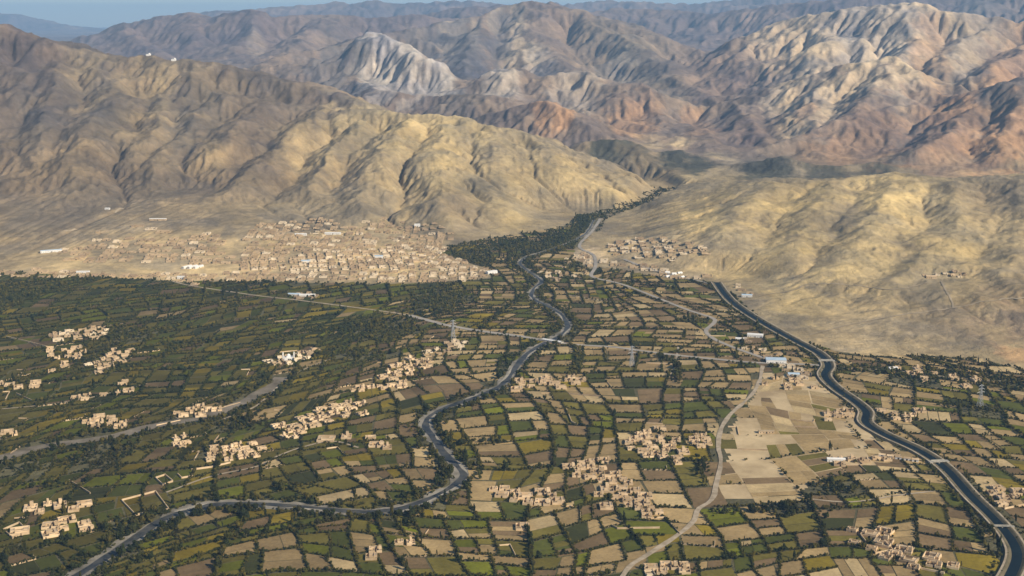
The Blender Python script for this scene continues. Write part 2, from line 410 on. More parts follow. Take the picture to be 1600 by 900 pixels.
def height(x, y):
    x = np.asarray(x, float); y = np.asarray(y, float)
    t = (np.arctan2(x, y)-TH[0])/DTH; v = (np.log(np.hypot(x, y))-V0)/DV
    ok = v > 0; t = np.clip(t, 0, len(TH)-1.001); v = np.clip(v, 0, len(VV)-1.001)
    i = v.astype(int); j = t.astype(int); fi = v-i; fj = t-j
    h = (Hh[i, j]*(1-fj)+Hh[i, j+1]*fj)*(1-fi)+(Hh[i+1, j]*(1-fj)+Hh[i+1, j+1]*fj)*fi
    return np.where(ok, h, 0)
def hit(px, py):
    """first ground point seen at a photo pixel"""
    px = np.atleast_1d(np.asarray(px, float)); py = np.atleast_1d(np.asarray(py, float))
    rx, rz = ray(px, py); D = np.full(px.shape, 1000.0); done = np.zeros(px.shape, bool)
    for _ in range(1500):
        below = CAMZ+rz*D <= height(rx*D, D)
        done |= below
        D = np.where(done, D, D*1.003)
        if done.all() or D.max() > 60000: break
    return rx*D, D, height(rx*D, D)

# soil and rock colours, by place on the ground (rock tones with some relief shade painted in)
S = lambda r, g, b: np.array([(v/255)**2.2 for v in (r, g, b)])
C = np.empty(TT.shape+(3,)); 
C[:] = np.array([0.235, 0.195, 0.135])
wfar = np.clip((DD-5300)/900, 0, 1)[..., None]; C = C*(1-wfar)+np.array([0.20, 0.155, 0.125])*wfar
wf2 = np.clip((DD-11500)/2500, 0, 1)[..., None]; C = C*(1-wf2)+np.array([0.17, 0.13, 0.12])*wf2
YEL = (0.40, 0.32, 0.18); PALE = (0.43, 0.35, 0.255); WHITE = (0.41, 0.37, 0.33); ORA = (0.38, 0.235, 0.14); PUR = (0.17, 0.125, 0.11); GRY = (0.15, 0.135, 0.11); BRN = (0.20, 0.16, 0.115); SAND = (0.44, 0.35, 0.22); GRN = (0.070, 0.070, 0.058); SLATE = (0.13, 0.12, 0.125)
PATCH = [ # photo x, y where the rock shows, radius in pixels, colour, strength; grey flank tones include painted shade
 (60,120,70,BRN,.7),(150,95,60,GRY,.6),(300,95,70,GRY,.7),(420,130,60,GRY,.6),(40,70,50,PUR,.4),(200,125,60,YEL,.5),(320,150,60,YEL,.5),(250,255,60,YEL,.45),(100,280,60,YEL,.45),
 (60,190,50,GRY,.75),(160,185,45,GRY,.75),(290,200,40,GRY,.7),(40,130,30,GRY,.5),(130,140,35,YEL,.6),(250,140,35,YEL,.6),(200,210,25,YEL,.5),(330,235,35,YEL,.5),(180,240,35,GRY,.6),(340,185,40,GRY,.6),(400,190,60,BRN,.6),(100,330,160,BRN,.75),(300,330,100,BRN,.6),(20,380,120,BRN,.7),(230,360,90,BRN,.6),
 (560,200,80,YEL,.8),(700,200,80,YEL,.85),(640,190,90,YEL,.8),(800,230,60,YEL,.6),(480,240,60,YEL,.7),(880,260,50,YEL,.5),(960,300,40,YEL,.6),(640,265,35,GRY,.6),(690,310,30,GRY,.5),(560,290,35,GRY,.55),(440,280,30,BRN,.6),(780,300,30,GRY,.5),(850,290,30,GRY,.5),(740,280,50,GRY,.5),(560,270,50,BRN,.4),(600,320,40,GRY,.3),(720,330,40,BRN,.5),(800,340,40,YEL,.6),(880,330,40,BRN,.4),
 (420,400,90,SAND,.8),(560,400,100,SAND,.9),(660,400,60,SAND,.9),(300,430,200,SAND,.8),(100,415,80,SAND,.6),(200,400,80,SAND,.5),
 (1000,390,70,SAND,.8),(920,400,30,PALE,.9),(1080,400,60,SAND,.6),(1100,340,80,YEL,.75),(1250,320,90,YEL,.75),(1400,310,90,YEL,.75),(1550,310,60,BRN,.5),(1200,400,90,YEL,.7),(1350,400,90,YEL,.65),(1500,390,80,YEL,.5),(1580,440,70,BRN,.6),
 (1250,480,80,YEL,.7),(1350,500,80,SAND,.6),(1500,510,90,BRN,.8),(1580,500,70,PUR,.4),(1350,540,70,SAND,.8),(1590,555,30,ORA,.5),(1450,540,50,SAND,.4),
 (600,80,40,WHITE,1),(640,105,40,WHITE,1),(690,125,30,WHITE,1),(570,62,20,WHITE,1),(705,45,18,PALE,.9),(775,20,14,PALE,.9),(800,70,22,PALE,.8),(830,90,16,PALE,.7),(700,55,14,PALE,.8),(740,50,10,PALE,.8),
 (720,85,45,SLATE,.9),(650,60,30,SLATE,.7),(780,60,20,SLATE,.7),(520,100,50,SLATE,.8),(780,115,35,WHITE,.6),(840,115,30,WHITE,.45),(900,120,40,WHITE,.4),(960,125,30,WHITE,.45),(930,60,70,BRN,.6),(1000,80,60,GRY,.5),(870,30,40,PUR,.4),
 (620,150,60,PUR,.4),(720,155,60,GRY,.4),(850,160,22,ORA,.9),(880,175,18,ORA,.9),(980,200,45,ORA,.6),(1010,180,30,ORA,.5),(1050,150,60,GRY,.6),(1100,110,60,PUR,.5),(1020,230,30,SAND,.6),(1060,228,20,SAND,.7),
 (940,238,30,GRN,1),(970,235,30,GRN,1),(1000,252,30,GRN,1),(1050,255,34,GRN,1),(1090,262,30,GRN,1),(1200,265,45,GRN,1),(1290,268,40,GRN,.9),(1370,265,40,GRN,.9),(1000,275,40,BRN,.7),(1040,285,30,BRN,.7),(1120,243,22,SAND,.9),(1140,250,15,SAND,.9),
 (1260,50,40,PALE,.8),(1330,35,50,WHITE,.7),(1400,25,50,WHITE,.8),(1200,85,40,PALE,.8),(1280,75,40,PALE,.8),(1380,65,40,PALE,.6),(1300,110,30,ORA,.3),(1450,40,30,PALE,.7),(1500,55,50,PALE,.8),(1560,70,40,PALE,.5),(1540,20,50,SLATE,.8),(1590,30,40,PUR,.4),(1450,90,30,ORA,.5),
 (1180,130,50,PUR,.8),(1120,150,50,PUR,.7),(1290,160,50,PALE,.9),(1350,130,40,PALE,.9),(1420,130,40,PALE,.95),(1220,155,30,PALE,.8),(1240,190,30,PALE,.6),(1260,170,20,ORA,.6),(1170,205,50,PUR,.7),(1100,200,30,ORA,.4),(1080,195,20,ORA,.5),
 (1370,190,50,PUR,.4),(1450,170,40,ORA,.5),(1500,150,30,ORA,.6),(1570,120,40,ORA,.6),(1560,150,30,GRY,.5),(1500,190,50,ORA,.45),(1580,200,40,ORA,.55),(1450,220,60,PUR,.5),(1560,230,50,ORA,.5),(1350,235,70,ORA,.45),(1500,255,80,ORA,.4),(1280,250,40,ORA,.3),(1590,80,40,ORA,.4),(1550,95,20,PUR,.6),
 (200,60,60,PUR,.7),(300,50,70,PUR,.7),(420,50,60,PUR,.6),(520,45,50,BRN,.3),(400,70,14,PALE,.3),
]
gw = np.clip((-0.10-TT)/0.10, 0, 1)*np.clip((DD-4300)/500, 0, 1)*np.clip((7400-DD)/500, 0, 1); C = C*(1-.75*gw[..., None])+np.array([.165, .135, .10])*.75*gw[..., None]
hx, hy, hz = hit([p[0] for p in PATCH], [p[1] for p in PATCH])
wn = 0.9*(fbm(TT*70, LL*50, 6, 41, .65)-.5)*2
for p, x, y in zip(PATCH, hx, hy):
    th, lv = math.atan2(x, y), math.log(math.hypot(x, y)); rad = p[2]/FPX
    dep = max(0.02, (p[1]-HOR)/FPX)
    rv = min(0.22, rad*0.40/dep*0.6+rad)      # plan depth of the patch along the view
    rr = np.sqrt(((TT-th)/rad)**2+((LL-lv)/rv)**2)+wn
    wgt = np.clip((1.15-rr)*(1.8 if p[3] in (WHITE, PALE, SLATE, GRN, ORA) else 1.0), 0, 1)*p[4]; wgt = wgt[..., None]
    C = C*(1-wgt)+np.array(p[3])*wgt
mott = np.clip((fbm(TT*34+3*fbm(TT*20, LL*20, 2, 3), LL*22, 5, 61)-.5)*5, -1, 1)[..., None]
C *= 1+mott*np.array([0.22, 0.19, 0.10])
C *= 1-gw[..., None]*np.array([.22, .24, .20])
# strata and scree streaks: browner on steep flanks
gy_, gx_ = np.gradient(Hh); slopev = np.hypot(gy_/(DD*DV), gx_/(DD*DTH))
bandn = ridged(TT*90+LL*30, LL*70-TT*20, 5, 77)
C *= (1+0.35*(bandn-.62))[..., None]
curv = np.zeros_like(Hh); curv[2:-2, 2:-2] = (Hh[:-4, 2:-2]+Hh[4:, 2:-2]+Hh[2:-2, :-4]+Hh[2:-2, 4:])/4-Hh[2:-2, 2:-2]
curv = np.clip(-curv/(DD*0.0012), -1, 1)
C *= (1+0.10*curv)[..., None]  # relief shading painted into the colour: crests paler, gullies darker
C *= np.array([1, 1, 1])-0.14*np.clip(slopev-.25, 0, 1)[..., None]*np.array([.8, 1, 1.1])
GROUND = np.array([0.115, 0.105, 0.055]); C[inn] = GROUND
nearw = np.clip((6000-DD)/1200, 0, 1)[..., None]; C = C*(1+nearw*np.array([.24, .19, .03])); C[inn] = GROUND
C = np.clip(C, 0.02, 0.75)

# split the sheet by what it is: valley floor, near hills, mountains, far mountains
ny, nx = TT.shape; idx = np.arange(ny*nx).reshape(ny, nx)
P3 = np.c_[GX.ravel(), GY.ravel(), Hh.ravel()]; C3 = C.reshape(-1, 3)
Q = np.stack([idx[:-1, :-1], idx[:-1, 1:], idx[1:, 1:], idx[1:, :-1]], -1).reshape(-1, 4)
fin = inn.ravel()[Q].all(1); fD = DD.ravel()[Q[:, 0]]; fT = TT.ravel()[Q[:, 0]]
def part(mask, name, lab, cat):
    q = Q[mask]; u, inv = np.unique(q.ravel(), return_inverse=True)
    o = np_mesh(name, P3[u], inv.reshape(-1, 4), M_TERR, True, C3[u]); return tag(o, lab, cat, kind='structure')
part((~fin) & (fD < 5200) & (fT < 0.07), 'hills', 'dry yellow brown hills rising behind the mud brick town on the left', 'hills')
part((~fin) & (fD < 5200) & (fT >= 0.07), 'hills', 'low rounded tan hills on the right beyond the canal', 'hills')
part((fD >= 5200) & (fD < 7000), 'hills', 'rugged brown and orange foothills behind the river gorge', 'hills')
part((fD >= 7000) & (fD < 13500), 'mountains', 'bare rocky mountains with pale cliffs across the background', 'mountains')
part((fD >= 13500), 'mountains', 'hazy blue mountain ranges along the horizon', 'mountains')
# valley floor: fine part plus the sheet in front and behind the camera
q = Q[fin]; u, inv = np.unique(q.ravel(), return_inverse=True)
Vf = P3[u]; Ff = inv.reshape(-1, 4)
t0 = np.c_[GX[0], GY[0], 0*GX[0]]; b0 = np.c_[GX[0]*0.1, GY[0]*0.1, 0*GX[0]]; n0 = len(Vf); m0 = len(t0)
Vf = np.r_[Vf, t0, b0, [[-9000, -3000, 0], [9000, -3000, 0], [9000, 220*.83, 0], [-9000, 220*.83, 0]]]
a = np.arange(m0-1); Ff = np.r_[Ff, np.c_[n0+m0+a, n0+m0+a+1, n0+a+1, n0+a]]
o = np_mesh('valley_floor', Vf, Ff, M_TERR, False, np.tile(GROUND, (len(Vf), 1))); tag(o, 'flat irrigated valley floor under the fields', 'ground', kind='structure')
# ------------------------------------------------------------------ courses of river, canal and roads (photo pixels -> ground)
def course(px, n=8, step=12):
    P = spline(px, n); x, y, z = hit(P[:, 0], P[:, 1])
    m = inside(x, y, GREEN); fx, fy = flat(P[:, 0], P[:, 1]); x = np.where(m | (z < 0.5), fx, x); y = np.where(m | (z < 0.5), fy, y)
    return resample(np.c_[x, y], step)
RIVER = course([(928,344),(915,365),(888,380),(855,392),(822,402),(812,412),(828,426),(846,440),(834,452),(832,466),(858,480),(878,494),(887,513),(868,529),(846,539),(822,556),(805,575),(783,602),(745,621),(698,637),(671,652),(667,670),(683,692),(697,711),(716,730),(723,745),(700,765),(660,785),(615,797),(560,801),(500,796),(425,789),(350,788),(300,796),(258,811),(218,836),(176,865),(140,888),(95,915)])
CANAL = course([(1119,442),(1131,459),(1145,474),(1170,492),(1205,513),(1245,535),(1280,554),(1294,572),(1288,588),(1306,608),(1336,629),(1353,645),(1353,662),(1383,681),(1437,706),(1478,734),(1517,777),(1553,812),(1580,845),(1589,872),(1576,905),(1550,940)])
DRYBED = course([(-60,735),(0,716),(60,701),(110,692),(180,681),(250,664),(320,652),(380,628),(425,604),(440,590)])
ROAD_WEST = course([(270,440),(300,447),(400,462),(470,470),(540,479),(600,487),(640,493)])
ROAD_MAIN = course([(640,493),(700,509),(760,519),(815,526),(858,534)])
ROAD_EAST = course([(858,534),(900,539),(960,543),(1020,551),(1100,560),(1180,567),(1240,569),(1290,572)])
ROAD_HILL = course([(975,406),(1010,420),(1045,430),(1095,440),(1116,446)])
ROAD_MID = course([(938,342),(925,362),(905,385),(928,400),(930,418),(926,433),(970,444),(1020,463),(1070,483),(1112,497),(1116,505),(1103,517),(1114,529),(1145,543),(1182,556),(1215,566)])
ROAD_DIRT = course([(1192,572),(1186,598),(1170,622),(1140,650),(1126,672),(1123,700),(1126,720),(1120,755),(1112,782),(1090,797),(1082,817),(1052,842),(1010,868),(985,885),(970,905)])
LANES = [course(p) for p in ([(1060,540),(1055,570),(1045,590)],[(520,560),(470,580),(440,600),(400,635),(350,655)],[(1260,780),(1330,785),(1400,775),(1460,768)],
        [(0,640),(80,632),(150,620),(230,600)],[(560,700),(520,690),(470,700),(430,715),(400,730),(330,745),(260,770)],[(1600,598),(1500,592),(1400,580),(1310,575)],[(880,460),(940,470),(990,475)])]
TRAILS = [course(p) for p in ([(1750,462),(1600,467),(1550,471),(1490,482),(1400,495),(1330,508),(1265,524)],[(1185,463),(1240,455),(1262,446),(1320,446),(1400,453),(1455,441)],
        [(1490,482),(1486,470),(1478,455),(1470,440)],[(0,372),(90,365),(160,345),(200,322),(250,312)])]
CREEKS = [course(p) for p in ([(834,462),(810,470),(790,482),(770,500),(745,520)],[(895,540),(905,555),(893,590)],[(660,790),(640,810),(625,830)],[(1020,550),(1045,565),(1062,580),(1058,600)],[(1075,455),(1040,450),(1000,445)],[(1250,790),(1180,800),(1110,803)],
        [(1265,760),(1300,745),(1330,742)],[(250,480),(330,475),(420,478)],[(0,600),(100,595),(200,575),(280,545),(350,530)],[(1130,505),(1180,500),(1190,505)],[(690,700),(740,690),(790,690)])]
def ribbon(name, P, w, m, z=0.5, wn=0.0, seed=0, off=0.0, taper=1.0):
    P = np.asarray(P); T = np.gradient(P, axis=0); T /= np.hypot(T[:, 0], T[:, 1])[:, None]+1e-9; N = np.c_[-T[:, 1], T[:, 0]]
    ww = w*(1+wn*(fbm(np.arange(len(P))*0.3, np.zeros(len(P))+seed*9.1, 3, 3)-.5)*2); w2 = w*(1+wn*(fbm(np.arange(len(P))*0.3, np.zeros(len(P))+seed*9.1+50, 3, 4)-.5)*2)
    ww = ww*taper; w2 = w2*taper
    rows = [P+N*(off+s*np.where(s > 0, ww, w2)/2)[:, None] if False else P+N*(off+s*(ww if s > 0 else w2)/2)[:, None] for s in (-1, -.33, .33, 1)]
    V = np.concatenate([np.c_[r, height(r[:, 0], r[:, 1])+z] for r in rows]); n = len(P); a = np.arange(n-1)
    F = np.concatenate([np.c_[k*n+a, (k+1)*n+a, (k+1)*n+a+1, k*n+a+1] for k in range(3)])
    return np_mesh(name, V, F, m, True)
RT = np.interp(np.arange(len(RIVER))/len(RIVER), [0, .25, .5, 1], [.5, .62, 1, 1.1])
st = lambda o, l, c: tag(o, l, c, kind='structure')
st(ribbon('river_bank', RIVER, 25, M_GRAVEL, 0.6, .75, 1, taper=RT), 'grey gravel banks of the winding river', 'river bank')
st(ribbon('river', RIVER, 11.5, M_WATER, 0.9, .5, 2, taper=RT), 'grey shallow river winding through the fields', 'river')
_i = 6
while _i < len(RIVER)-14:
    _n = random.randint(5, 11); _P = RIVER[_i:_i+_n]; _T = np.gradient(_P, axis=0); _T /= np.hypot(_T[:, 0], _T[:, 1])[:, None]; _N = np.c_[-_T[:, 1], _T[:, 0]]*random.choice((-1, 1))
    _w = np.sin(np.linspace(0, math.pi, _n))*random.uniform(3, 6.5)+.3; _a = _P+_N*7.2*RT[_i]; _b = _P+_N*((7.2-_w)*RT[_i])[:, None]; _k = np.arange(_n-1)
    st(np_mesh('gravel_bar', np.r_[np.c_[_a, np.full(_n, 1.1)], np.c_[_b, np.full(_n, 1.0)]], np.c_[_k, _n+_k, _n+_k+1, _k+1], M_BAR), 'pale gravel bar at the edge of the river', 'gravel bar')
    _i += _n+random.randint(1, 9)
st(ribbon('canal_bank', CANAL, 35, M_BANK, 0.7, .05, 3), 'bare earth strip along both sides of the irrigation canal', 'canal bank')
st(ribbon('canal', CANAL, 12.5, M_CANAL, 1.6, .04, 4), 'dark blue irrigation canal curving down the right side', 'canal')
st(ribbon('dry_riverbed', DRYBED, 26, M_BED, 0.6, .8, 5), 'wide dry grey riverbed among the fields on the left', 'riverbed')
st(ribbon('road', ROAD_MAIN, 15, M_ASPH, 1.0, .3, 6), 'dusty main road leading to the river bridge', 'road')
st(ribbon('road', ROAD_WEST, 6, M_TRACK, 1.0, .4, 16), 'narrow road from the lower edge of town towards the river', 'road')
st(ribbon('road', ROAD_EAST, 11, M_ASPH, 1.0, .3, 7), 'dusty road from the bridge towards the canal', 'road')
st(ribbon('road', ROAD_MID, 10, M_ASPH, 1.05, .3, 8), 'winding road down from the gorge through the fields', 'road')
st(ribbon('road', ROAD_HILL, 10, M_ASPH, 1.3, .1, 9), 'grey road at the foot of the tan hills', 'road')
st(ribbon('dirt_road', ROAD_DIRT, 7.5, M_TRACK, 1.1, .5, 10), 'pale dirt road curving past the bare tan ground', 'road')
for i, P in enumerate(LANES): st(ribbon('lane', P, 4, M_TRACK, 0.95, .3, 20+i), 'narrow earth lane between the fields', 'lane')
for i, P in enumerate(TRAILS): st(ribbon('hill_track', P, 5, M_PATH, 1.0, .5, 30+i), 'faint pale track winding over the dry slopes', 'track')
# canal: sloping inner banks, then a raised service track on each side
for s in (-1, 1):
    T = np.gradient(CANAL, axis=0); T /= np.hypot(T[:, 0], T[:, 1])[:, None]; N = np.c_[-T[:, 1], T[:, 0]]*s
    prof = [(5.9, 1.2), (9.5, 3.0), (11.8, 3.3), (14.4, 3.3), (17.4, 0.6)]
    V = np.concatenate([np.c_[CANAL+N*d, np.full(len(CANAL), z)+height(*(CANAL+N*d).T)] for d, z in prof]); n = len(CANAL); a = np.arange(n-1)
    F = [np.c_[k*n+a, (k+1)*n+a, (k+1)*n+a+1, k*n+a+1] for k in range(4)]; mi = np.repeat([0, 0, 1, 0], n-1); F = np.concatenate(F)
    if s > 0: F = F[:, ::-1]
    o = st(np_mesh('canal_embankment', V, F, M_BANK, False), 'raised bank with a pale service track beside the canal', 'embankment'); o.data.materials.append(M_TRACK); o.data.polygons.foreach_set('material_index', mi.astype(np.int32))

class Near:
    """distance to a course on the ground, looked up in a fine raster"""
    X0, Y0, G = -2600.0, 900.0, 4.0
    def __init__(self, P, reach=64):
        self.a = np.full((1150, 1250), 999.0, np.float32)
        for p, q in zip(P[:-1], P[1:]):
            i0 = int((min(p[0], q[0])-reach-self.X0)/4); i1 = int((max(p[0], q[0])+reach-self.X0)/4)+1
            j0 = int((min(p[1], q[1])-reach-self.Y0)/4); j1 = int((max(p[1], q[1])+reach-self.Y0)/4)+1
            i0, j0 = max(0, i0), max(0, j0)
            v = self.a[j0:j1, i0:i1]
            if v.size == 0: continue
            X, Y = np.meshgrid(self.X0+4*(i0+np.arange(v.shape[1])), self.Y0+4*(j0+np.arange(v.shape[0])))
            d_, t_ = seg_dist(X, Y, p[0], p[1], q[0], q[1]); np.minimum(v, d_, out=v, casting='unsafe')
    def __call__(self, x, y):
        i = ((np.asarray(x)-self.X0)/4+.5).astype(int); j = ((np.asarray(y)-self.Y0)/4+.5).astype(int)
        ok = (i >= 0) & (j >= 0) & (i < 1250) & (j < 1150)
        return np.where(ok, self.a[np.clip(j, 0, 1149), np.clip(i, 0, 1249)], 999.0)
N_RIVER, N_CANAL, N_DRY = Near(RIVER), Near(CANAL), Near(DRYBED)
N_ROADS = Near(ROAD_MAIN); 
for _p in (ROAD_WEST, ROAD_EAST, ROAD_MID, ROAD_DIRT): N_ROADS.a = np.minimum(N_ROADS.a, Near(_p).a)
# ------------------------------------------------------------------ places: villages, bare ground, woods
BARE = [tuple(float(v) for v in flat(*p)) for p in [(1186,580),(1240,583),(1285,595),(1330,640),(1372,690),(1430,712),(1400,722),(1345,735),(1290,750),(1240,775),(1160,782),(1122,778),(1130,720),(1127,680),(1150,652),(1176,625)]]
BARE2 = [tuple(float(v) for v in flat(*p)) for p in [(1135,660),(1190,665),(1205,700),(1200,740),(1188,780),(1124,780),(1128,720)]]
WOODS = [(205,525,55,16),(185,700,70,12),(60,690,0,0),(690,470,60,26),(600,515,75,22),(735,405,45,22),(880,375,40,14),(915,350,18,18),(820,385,60,14),(150,720,60,18),(190,820,40,18),(385,660,60,14),(560,555,70,12),(1300,765,50,10),(1360,575,55,9),(1450,590,80,14),(1520,640,60,14),(1420,680,0,0),(1250,800,80,12),(1580,600,50,16),(40,735,50,12),(225,815,45,12),(480,760,30,10),(1080,500,30,8),(900,415,20,8),(1310,762,22,12),(1100,735,18,25),(0,470,60,20),(430,440,120,6),(70,760,40,10),(330,700,30,14)]
WD = []
for a, b, c_, d_ in WOODS:
    if c_:
        x, y = flat(a, b); x1, _ = flat(a+c_, b); _, y0 = flat(a, b+d_); _, y1 = flat(a, b-d_); WD.append((float(x), float(y), float(x1-x), float((y1-y0)/2)))
def wood_w(x, y):
    r = np.zeros(np.shape(x))
    for a, b, c_, d_ in WD: r = np.maximum(r, 1-np.hypot((x-a)/c_, (y-b)/d_))
    return r
# village: name used in labels, photo polygon centre line [(x,y)...], half width px, count, yaw deg, compound size
VILL = [
 ('in the village in the middle of the right hand fields', [(1000,690),(1030,700),(1050,712)], 13, 20, 5, 24),
 ('in the village strung out above the bottom centre', [(960,752),(975,768),(985,785)], 14, 13, 0, 24),
 ('in the cluster at the lower end of that village', [(1000,785),(1020,800)], 9, 7, 0, 24),
 ('in the hamlet left of the long village', [(895,735),(935,740)], 8, 8, 0, 22),
 ('in the village row right of the lower river bend', [(775,772),(830,778),(868,780)], 6, 13, -3, 24),
 ('in the village just below the road bridge', [(800,603),(850,598),(905,600)], 6, 14, 0, 26),
 ('in the diagonal village left of the river', [(610,590),(640,575),(672,566)], 8, 14, 28, 24),
 ('in the stone pale village up from the dry riverbed', [(455,680),(490,660),(520,648),(550,642)], 9, 22, 35, 24),
 ('in the pale village left of centre in the lower fields', [(330,712),(365,708),(395,702)], 8, 14, 25, 26),
 ('in the small group beside the dark trees', [(268,697),(288,690)], 5, 4, 30, 22),
 ('in the hamlet on the far side of the dry riverbed', [(138,665),(165,658),(195,668)], 6, 9, 15, 22),
 ('in the row along the dry riverbed', [(265,650),(300,646),(330,640)], 4, 7, 15, 22),
 ('in the upper group at the left edge', [(50,800),(80,797),(110,795),(135,792)], 6, 8, 20, 26),
 ('in the lower group at the left edge', [(80,825),(105,818),(135,825)], 8, 9, 25, 26),
 ('alone in the lower left corner fields', [(22,830),(34,832)], 3, 2, 20, 34),
 ('between the river and the pale village', [(515,687),(545,684)], 3, 3, 0, 30),
 ('beside the square field left of the river bend', [(578,690),(592,700)], 6, 4, 5, 30),
 ('around the white shrine', [(425,570),(450,564),(495,552)], 5, 11, 30, 24),
 ('in the bright village on the upper left plain', [(80,530),(120,522),(160,518)], 6, 18, 20, 22),
 ('in the second village on the upper left plain', [(150,575),(175,562),(200,553)], 6, 14, 30, 22),
 ('in the scattered farms at the upper left', [(60,538),(90,560),(130,545),(60,600),(10,605)], 6, 16, 20, 22),
 ('at the left edge halfway down', [(0,685),(25,678)], 4, 4, 20, 22),
 ('in the farm at the bottom left of centre', [(572,872),(592,870)], 5, 3, 5, 26),
 ('in the farm above the bottom farm', [(622,850),(642,850)], 3, 2, 5, 22),
 ('in the farm below the village row', [(805,826),(828,828)], 4, 3, 0, 22),
 ('in the walled village at the lower right', [(1352,838),(1375,850),(1395,862)], 11, 12, -30, 28),
 ('in the tail of the walled village towards the canal', [(1400,872),(1440,882),(1480,880)], 8, 10, -30, 28),
 ('across the canal at the right edge', [(1540,782),(1570,778),(1600,772)], 8, 9, 5, 26),
 ('at the bottom edge beside the dirt road', [(1010,893),(1040,890),(1070,886)], 6, 8, 0, 24),
 ('beside the dirt road next to the bare ground', [(1082,690),(1105,695)], 8, 6, 0, 20),
 ('between the main road and the diagonal village', [(660,555),(700,545),(720,540)], 5, 11, 10, 22),
 ('in the thin row below the diagonal village', [(545,612),(600,606),(640,600)], 3, 7, 15, 22),
 ('around the road junction near the canal', [(1160,540),(1200,560),(1235,575),(1255,592)], 8, 12, -10, 24),
 ('on the bare ground beside the dirt road bend', [(1190,595),(1230,600),(1270,600)], 8, 5, 0, 22),
 ('on the bare ground near the canal', [(1290,650),(1340,650)], 5, 5, -5, 22),
 ('on the low ridge of the bare ground', [(1300,720),(1330,722),(1400,716)], 3, 6, -5, 22),
 ('in the orchards right of the canal', [(1400,578),(1450,590),(1520,600)], 6, 9, 0, 22),
 ('in the fields right of the canal', [(1380,650),(1410,655),(1440,645)], 6, 5, 0, 22),
 ('in the far hamlet beyond the river', [(855,425),(880,432),(900,428)], 9, 12, 0, 20),
 ('in the bright patch where the road leaves the gorge', [(895,400),(920,408),(925,418)], 8, 14, -10, 20),
 ('at the junction at the edge of the fields below town', [(285,440),(305,442)], 3, 4, 0, 26),
 ('by the white sheds in the upper fields', [(455,463),(490,464)], 3, 5, 0, 24),
 ('in the little farm above the village row', [(925,722),(945,722)], 3, 2, 0, 24),
 ('in the lone farms left of the lower river', [(120,625),(200,612),(185,600)], 4, 6, 15, 20),
 ('on the tan slopes right of the canal', [(1445,436),(1478,428),(1500,430)], 4, 5, 0, 20),
 ('beside the canal below the tan slopes', [(1150,447),(1170,463)], 4, 4, -10, 20),
]
TOWN = [ # dense town: photo polygon, spacing, fill, yaw
 ('in the left wing of the town', [(75,398),(95,384),(170,372),(260,372),(290,378),(352,388),(350,412),(250,416),(150,412),(70,408)], 34, .62, 6),
 ('in the scattered outer rows above the town', [(120,385),(165,358),(215,350),(260,356),(280,372),(200,376)], 50, .35, 6),
 ('in the grid above the left centre of town', [(278,376),(310,364),(345,366),(352,390),(372,412),(290,414)], 32, .7, 2),
 ('in the straight lined upper quarter of town', [(372,408),(380,372),(400,350),(500,342),(560,355),(600,380),(560,395),(470,398)], 29, .86, 0),
 ('in the middle of the town', [(372,424),(376,402),(480,394),(560,392),(620,386),(660,400),(640,424)], 27, .95, 12),
 ('in the top right quarter of town', [(565,356),(575,340),(612,342),(640,352),(700,350),(712,372),(690,384),(640,372),(600,366)], 29, .72, 0),
 ('in the right quarter of town by the trees', [(600,396),(610,372),(660,372),(700,380),(695,398),(660,414),(630,412)], 26, .9, -12),
 ('along the lower edge of town', [(30,432),(180,428),(320,430),(420,424),(560,424),(700,420),(745,418),(768,434),(730,440),(600,441),(450,439),(300,438),(150,434),(40,434)], 27, .8, 2),
 ('at the eastern tip of town', [(640,420),(690,398),(740,410),(762,424),(740,436),(650,432)], 25, .9, -8),
 ('along the town edge at the far left', [(-20,425),(60,420),(130,424),(180,432),(60,436),(-20,432)], 28, .6, 2),
 ('in the new quarter right of the gorge mouth', [(940,388),(975,372),(1060,374),(1110,388),(1120,400),(1060,408),(1010,404),(960,402)], 31, .72, 0),
 ('on the roadside below the new quarter', [(930,398),(960,404),(1000,412),(1050,424),(1110,432),(1100,440),(1030,432),(970,418),(930,410)], 29, .6, -8),
]
houses = []   # x, y, z, size, yaw, village index
names = []
def blocked(x, y, m):
    return N_RIVER(x, y) < 16+m or N_CANAL(x, y) < 20+m or N_ROADS(x, y) < 5+m
cells = {}
def free(x, y, s):
    gx, gy = int(x//40), int(y//40)
    for i in (-1, 0, 1):
        for j in (-1, 0, 1):
            for (a, b, c_) in cells.get((gx+i, gy+j), ()):
                if math.hypot(a-x, b-y) < (c_+s)*0.52: return False
    return True
def put(x, y, s, yaw, vi):
    if not free(x, y, s): return False
    cells.setdefault((int(x//40), int(y//40)), []).append((x, y, s))
    houses.append((x, y, float(height(x, y)), s, yaw, vi)); return True
for vi, (nm, line, hw, n, yaw, size) in enumerate(VILL):
    names.append(nm); L = spline(line, 6) if len(line) > 2 else np.array(line, float)
    cnt = 0
    f = rng.random(n*16)*(len(L)-1); i = np.minimum(f.astype(int), len(L)-2); pc = L[i]+(L[i+1]-L[i])*(f-i)[:, None]+rng.normal(0, 1, (n*16, 2))*[hw*.85, hw*.6]
    hx, hy, hz = hit(pc[:, 0], pc[:, 1])
    for x, y in zip(hx, hy):
        if cnt >= n*1.25: break
        x, y = float(x), float(y)
        s = size*random.uniform(.52, 1.02)
        if blocked(x, y, s*.45): continue
        if put(x, y, s, R(yaw)+random.gauss(0, .07)+random.choice((0, 0, math.pi/2)), vi): cnt += 1
